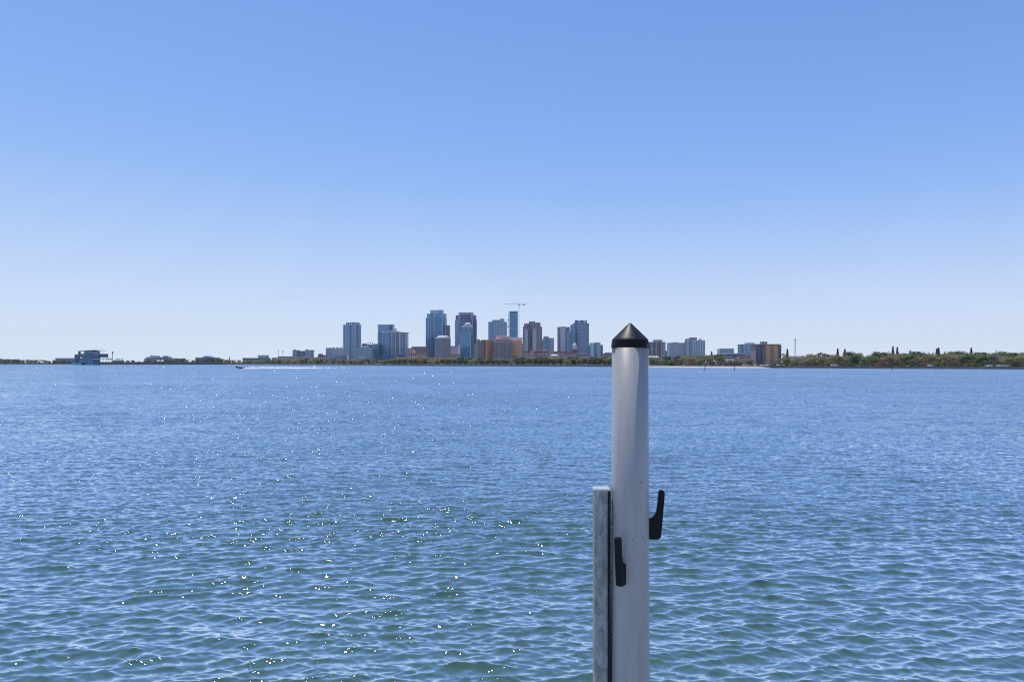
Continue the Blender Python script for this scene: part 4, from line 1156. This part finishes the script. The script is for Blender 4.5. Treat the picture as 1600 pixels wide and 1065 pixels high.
        t.block('wall', x0, x1, y + 1.6, wall_, d=9, f=[W(px=2.8, pz=3, wf=.45, hf=.5)])
        Da = D - .5; m = MB(); h = 1.5
        za = wz(y + 1.6, Da)
        a = [(wx(x0 - .6, Da), Da, za), (wx(x1 + .6, Da), Da, za), (wx(x1 + .6, Da), Da + 10, za), (wx(x0 - .6, Da), Da + 10, za)]
        rdg = [(wx(x0 + 1.5, Da), Da + 5, za + h), (wx(x1 - 1.5, Da), Da + 5, za + h)]
        m.face([a[0], a[1], rdg[1], rdg[0]]); m.face([a[1], a[2], rdg[1]]); m.face([a[2], a[3], rdg[0], rdg[1]]); m.face([a[3], a[0], rdg[0]]); m.face(a[::-1])
        m.build('roof', FM[roof_], t.root)
    # radio mast
    D = 900
    r = empty('radio_mast', (wx(1242.5, D), D, GZ), 'thin lattice radio mast above the right tree belt', 'mast')
    m = MB(); X = wx(1242.5, D); zt = wz(528.8, D)
    for k in range(3):
        a = k * 2.094
        m.beam((X + .75 * math.cos(a), D + .75 * math.sin(a), GZ), (X + .45 * math.cos(a), D + .45 * math.sin(a), zt), .16, 4)
    tag(m.build('lattice', FM['steel'], r), kind='stuff')
    m = MB(); m.box(X - .6, X + .6, D - .6, D + .6, zt - 2.4, zt - .5); m.build('antenna_head', FM['lilac'], r)
city()

# ------------------------------------------------------------------ small things on the water and along the shore
def foam_mat():
    m = bpy.data.materials.new('white_foam'); m.use_nodes = True
    nt = m.node_tree; b = nt.nodes['Principled BSDF']
    b.inputs['Base Color'].default_value = (0.85, 0.86, 0.87, 1); b.inputs['Roughness'].default_value = .9
    tc = nt.nodes.new('ShaderNodeTexCoord')
    nz = nt.nodes.new('ShaderNodeTexNoise'); nz.inputs['Scale'].default_value = .5; nz.inputs['Detail'].default_value = 6
    nt.links.new(tc.outputs['Object'], nz.inputs['Vector'])
    at = nt.nodes.new('ShaderNodeAttribute'); at.attribute_name = 'cover'
    ad = nt.nodes.new('ShaderNodeMath'); ad.operation = 'ADD'
    nt.links.new(nz.outputs['Fac'], ad.inputs[0]); nt.links.new(at.outputs['Fac'], ad.inputs[1])
    mr = nt.nodes.new('ShaderNodeMapRange'); mr.inputs[1].default_value = .95; mr.inputs[2].default_value = 1.1
    nt.links.new(ad.outputs[0], mr.inputs[0]); nt.links.new(mr.outputs[0], b.inputs['Alpha'])
    return m
FOAM = foam_mat()
def wake(label, line, seed):
    """line = [(photo x, photo row, half width m, crest height m, cover)...]"""
    rng = random.Random(seed)
    mb = MB(); cov = []
    n = 160
    xs = np.linspace(line[0][0], line[-1][0], n)
    col = lambda k: np.interp(xs, [p[0] for p in line], [p[k] for p in line]) if line[0][0] < line[-1][0] else np.interp(-xs, [-p[0] for p in line], [p[k] for p in line])
    ys, hw, hh, cc = col(1), col(2), col(3), col(4)
    prof = [(-1, -.12), (-.6, .35), (-.25, .9), (.1, 1), (.5, .5), (1, -.12)]
    for i in range(n):
        D = EYE * FPX / (ys[i] - YH)
        for u, v in prof:
            j = rng.uniform(.6, 1.3)
            mb.v.append((wx(xs[i], D), D + u * hw[i], v * hh[i] * (j if v > 0 else 1)))
            cov.append(cc[i] - (.0 if abs(u) < .9 else .3))
    k = len(prof)
    for i in range(n - 1):
        for q in range(k - 1):
            a = i * k + q
            mb.f.append((a, a + k, a + k + 1, a + 1))
    o = mb.build('boat_wake', FOAM, smooth=True)
    at = o.data.attributes.new('cover', 'FLOAT', 'POINT')
    at.data.foreach_set('value', cov)
    tag(o, label, 'wake', None, 'stuff')
wake('white foam wake trailing right from the speeding dark boat', [(379, 576.0, 1.4, .35, .75), (388, 575.9, 2.4, .95, 1.0), (415, 575.6, 2.8, .9, .95), (450, 575.2, 2.8, .75, .85), (500, 575.2, 2.6, .55, .55), (560, 575.5, 2.4, .34, .36), (700, 576.4, 2.4, .3, .36), (860, 577.2, 2.2, .26, .36), (950, 577.6, 2.0, .2, .25)], 3)
wake('white foam wake near the far shore below the pale hotel', [(474, 569.9, 1.5, .3, .45), (490, 570.15, 2.0, .65, .72), (515, 570.3, 2.4, .95, .8), (526, 570.35, 1.6, .9, .75)], 5)

NAVY_HULL = mat('dark_hull', (0.015, 0.016, 0.025), .35, var=.2)
WHITE_GEL = mat('white_gelcoat', (0.72, 0.72, 0.72), .4, var=.05)
def boat(label, cx, row, length, head, pitch, D=None):
    """head = -1 runs to the left, +1 to the right"""
    D = D or EYE * FPX / (row - YH)
    r = empty('motor_boat', (0, 0, 0), label, 'boat')
    L = length
    st = []          # stations from stern to bow: x, half beam, keel z, sheer z
    for i in range(11):
        u = i / 10
        st.append(((u - .5) * L, L * .135 * (1 - max(0, u - .45) ** 1.9 * 3.0) + .02, -.25 + max(0, u - .55) ** 2 * L * .34, L * (.085 + .055 * u * u)))
    mb = MB()
    k = 7
    for x, b, kz, sz in st:
        for (fy, fz) in ((-1, 1), (-.92, .45), (-.7, .2), (0, 0), (.7, .2), (.92, .45), (1, 1)):
            mb.v.append((x, fy * b, kz + (sz - kz) * fz))
    for i in range(10):
        for q in range(k - 1):
            a = i * k + q
            mb.f.append((a, a + 1, a + k + 1, a + k))
    mb.f.append(tuple(range(k)))
    mb.f.append(tuple(reversed(range(10 * k, 11 * k))))
    hull = mb.build('hull', NAVY_HULL, r, origin=(0, 0, 0), smooth=False)
    d = MB()
    d.v = [(x, s * b * .97, sz - .03) for x, b, kz, sz in st for s in (-1, 1)]
    d.f = [(2 * i, 2 * i + 2, 2 * i + 3, 2 * i + 1) for i in range(10)]
    d.build('deck', WHITE_GEL, r, origin=(0, 0, 0))
    c = MB(); z = L * .09
    c.prism([(-L * .12, -L * .09), (L * .16, -L * .06), (L * .16, L * .06), (-L * .12, L * .09)], z, z + L * .075, [(-L * .12, -L * .075), (L * .05, -L * .05), (L * .05, L * .05), (-L * .12, L * .075)])
    c.build('cockpit', WHITE_GEL, r, origin=(0, 0, 0))
    w = MB(); w.prism([(-L * .02, -L * .07), (L * .06, -L * .05), (L * .06, L * .05), (-L * .02, L * .07)], z + L * .075, z + L * .13, [(-L * .05, -L * .06), (0, -L * .045), (0, L * .045), (-L * .05, L * .06)])
    w.build('windscreen', mat('boat_glass', (0.35, 0.42, 0.48), .1, .3), r, origin=(0, 0, 0))
    e = MB(); e.box(-L * .57, -L * .49, -.3, .3, -.2, L * .1); e.build('outboard', NAVY_HULL, r, origin=(0, 0, 0))
    a = MB(); a.beam((-L * .1, -.6, z + .3), (-L * .16, -.6, z + L * .16), .05, 5); a.beam((-L * .1, .6, z + .3), (-L * .16, .6, z + L * .16), .05, 5); a.beam((-L * .16, -.6, z + L * .16), (-L * .16, .6, z + L * .16), .05, 5)
    a.build('arch_rail', FM['steel'], r, origin=(0, 0, 0))
    r.location = (wx(cx, D), D, .1)
    r.rotation_euler = (0, -pitch, math.pi if head < 0 else 0)
    return r
boat('dark speedboat racing left with its bow raised', 378.2, 575.6, 9.3, -1, R(5))
boat('small dark motorboat near the far shore heading right', 526.5, 570.2, 7.0, 1, R(4), 995)

# channel markers: plain dark posts standing in the shallow water
for x, y0, y1, l in ((1101.3, 570.6, 579, 'dark channel marker post off the beach, nearest the piling'), (1147.8, 570.8, 579.2, 'dark channel marker post off the beach, left of the orange block'), (1393.8, 574.6, 579.6, 'short dark marker post before the right tree belt')):
    D = EYE * FPX / (y1 - YH)
    r = empty('marker_post', (wx(x, D), D, -1), l, 'post')
    m = MB(); m.beam((wx(x, D), D, -1), (wx(x, D), D, wz(y0, D)), .17, 8); m.build('pole', FM['wood'], r)
    if y0 < 573:
        m = MB(); m.box(wx(x, D) - .32, wx(x, D) + .32, D - .22, D - .17, wz(y0 + 1.2, D), wz(y0, D)); m.build('board', mat('faded_red_board', (0.25, 0.10, 0.08), .8), r)

# parked cars along the shore road
CAR_PAINT = {}
def car(x, D, label, colr, rz):
    key = colr
    r = empty('parked_car', (wx(x, D), D, GZ + .35), label, 'car', 'cars parked along the far shore')
    r.rotation_euler = (0, 0, rz)
    paint = mat('car_paint_' + colr, {'white': (.75, .75, .75), 'silver': (.45, .46, .48), 'dark': (.03, .03, .035), 'red': (.3, .03, .03)}[colr], .3, .0)
    if 'b' not in CAR_PAINT:
        b = MB(); b.prism([(-2.2, -.88), (2.2, -.88), (2.2, .88), (-2.2, .88)], .28, .62, [(-2.25, -.9), (2.2, -.85), (2.2, .85), (-2.25, .9)])
        b.prism([(-2.25, -.9), (2.2, -.85), (2.2, .85), (-2.25, .9)], .62, .95, [(-2.1, -.82), (2.0, -.78), (2.0, .78), (-2.1, .82)])
        c = MB(); c.prism([(-1.7, -.8), (1.15, -.78), (1.15, .78), (-1.7, .8)], .95, 1.5, [(-1.2, -.62), (.45, -.62), (.45, .62), (-1.2, .62)])
        w = MB(); w.beam((0, -.1, 0), (0, .1, 0), .33, 12)
        CAR_PAINT.update(b=b, c=c, w=w.mesh('wheel', mat('tyre', (.02, .02, .02), .9)))
    for nm, q, mm in (('body', CAR_PAINT['b'], paint), ('cabin', CAR_PAINT['c'], FM['dark'])):
        o = bpy.data.objects.new(nm, q.mesh(nm, mm)); COL.objects.link(o); o.parent = r
    for sx in (-1.35, 1.35):
        for sy in (-.8, .8):
            o = bpy.data.objects.new('wheel', CAR_PAINT['w']); COL.objects.link(o); o.parent = r; o.location = (sx, sy, .33)
rng = random.Random(8)
for x, colr, l in ((573.5, 'white', 'white car under the trees left of the ribbed tower foot'), (581.5, 'silver', 'silver car, left of the cars below the ribbed tower'), (589.2, 'white', 'white car, first of the close pair below the ribbed tower'), (594.5, 'white', 'white car, second of the close pair below the ribbed tower'),
                   (603.5, 'silver', 'silver car below the middle of the ribbed curved tower'), (609.5, 'white', 'white car below the right of the ribbed curved tower'), (676, 'silver', 'silver car on the shore road below the tall teal tower'), (690, 'white', 'white car on the shore road below the mauve rounded tower'),
                   (708.5, 'white', 'white car on the shore road below the pale mid rise'), (730, 'silver', 'silver car on the shore road below the domed tower'), (766, 'white', 'white car below the leftmost orange block'), (788, 'silver', 'silver car below the dark rounded block'), (803.5, 'white', 'white car below the rightmost orange block'),
                   (826, 'white', 'white car at the seawall below the ribbed beige tower'), (873, 'white', 'white car below the pink hotel left wing'), (915, 'white', 'white car below the pink hotel right wing'),
                   (1162, 'white', 'white car at the back of the beach'), (1167.5, 'silver', 'silver car at the back of the beach'), (1179.5, 'white', 'white car at the right end of the beach'), (1189.5, 'white', 'white car, first before the orange brown block'), (1193, 'silver', 'silver car, second before the orange brown block'),
                   (1199.5, 'white', 'white car, third before the orange brown block'), (1215.5, 'white', 'white car at the right foot of the orange brown block'), (1300.5, 'white', 'left of two white cars below the tree belt'), (1304.6, 'white', 'right of two white cars below the tree belt'),
                   (1453.5, 'white', 'lone white car under the dark trees on the right'), (1545.5, 'white', 'white car left of the pale blue house'), (1562.5, 'white', 'white car right of the pale blue house'), (1571.5, 'silver', 'silver car near the right edge of the shore')):
    D = shore_d(x) + (19 if 1010 < x < 1196 else 4.5)
    car(x, D, l, colr, rng.uniform(-.15, .15) + (math.pi / 2 * rng.choice((0, 0, 0, 1)) if x < 1010 else math.pi / 2))

# ------------------------------------------------------------------ thin sea air over the whole bay
def build_haze():
    m = bpy.data.materials.new('sea_air'); m.use_nodes = True
    nt = m.node_tree
    nt.nodes.clear()
    out = nt.nodes.new('ShaderNodeOutputMaterial')
    v = nt.nodes.new('ShaderNodeVolumePrincipled')
    v.inputs['Color'].default_value = (0.80, 0.88, 1.0, 1)
    v.inputs['Density'].default_value = 0.000045
    nt.links.new(v.outputs[0], out.inputs['Volume'])
    b = MB(); b.box(-4000, 4000, -450, 4050, -3, 185)
    o = b.build('haze', m)
    o.display_type = 'WIRE'
    tag(o, 'thin pale haze over the bay', None, None, 'stuff')
build_haze()
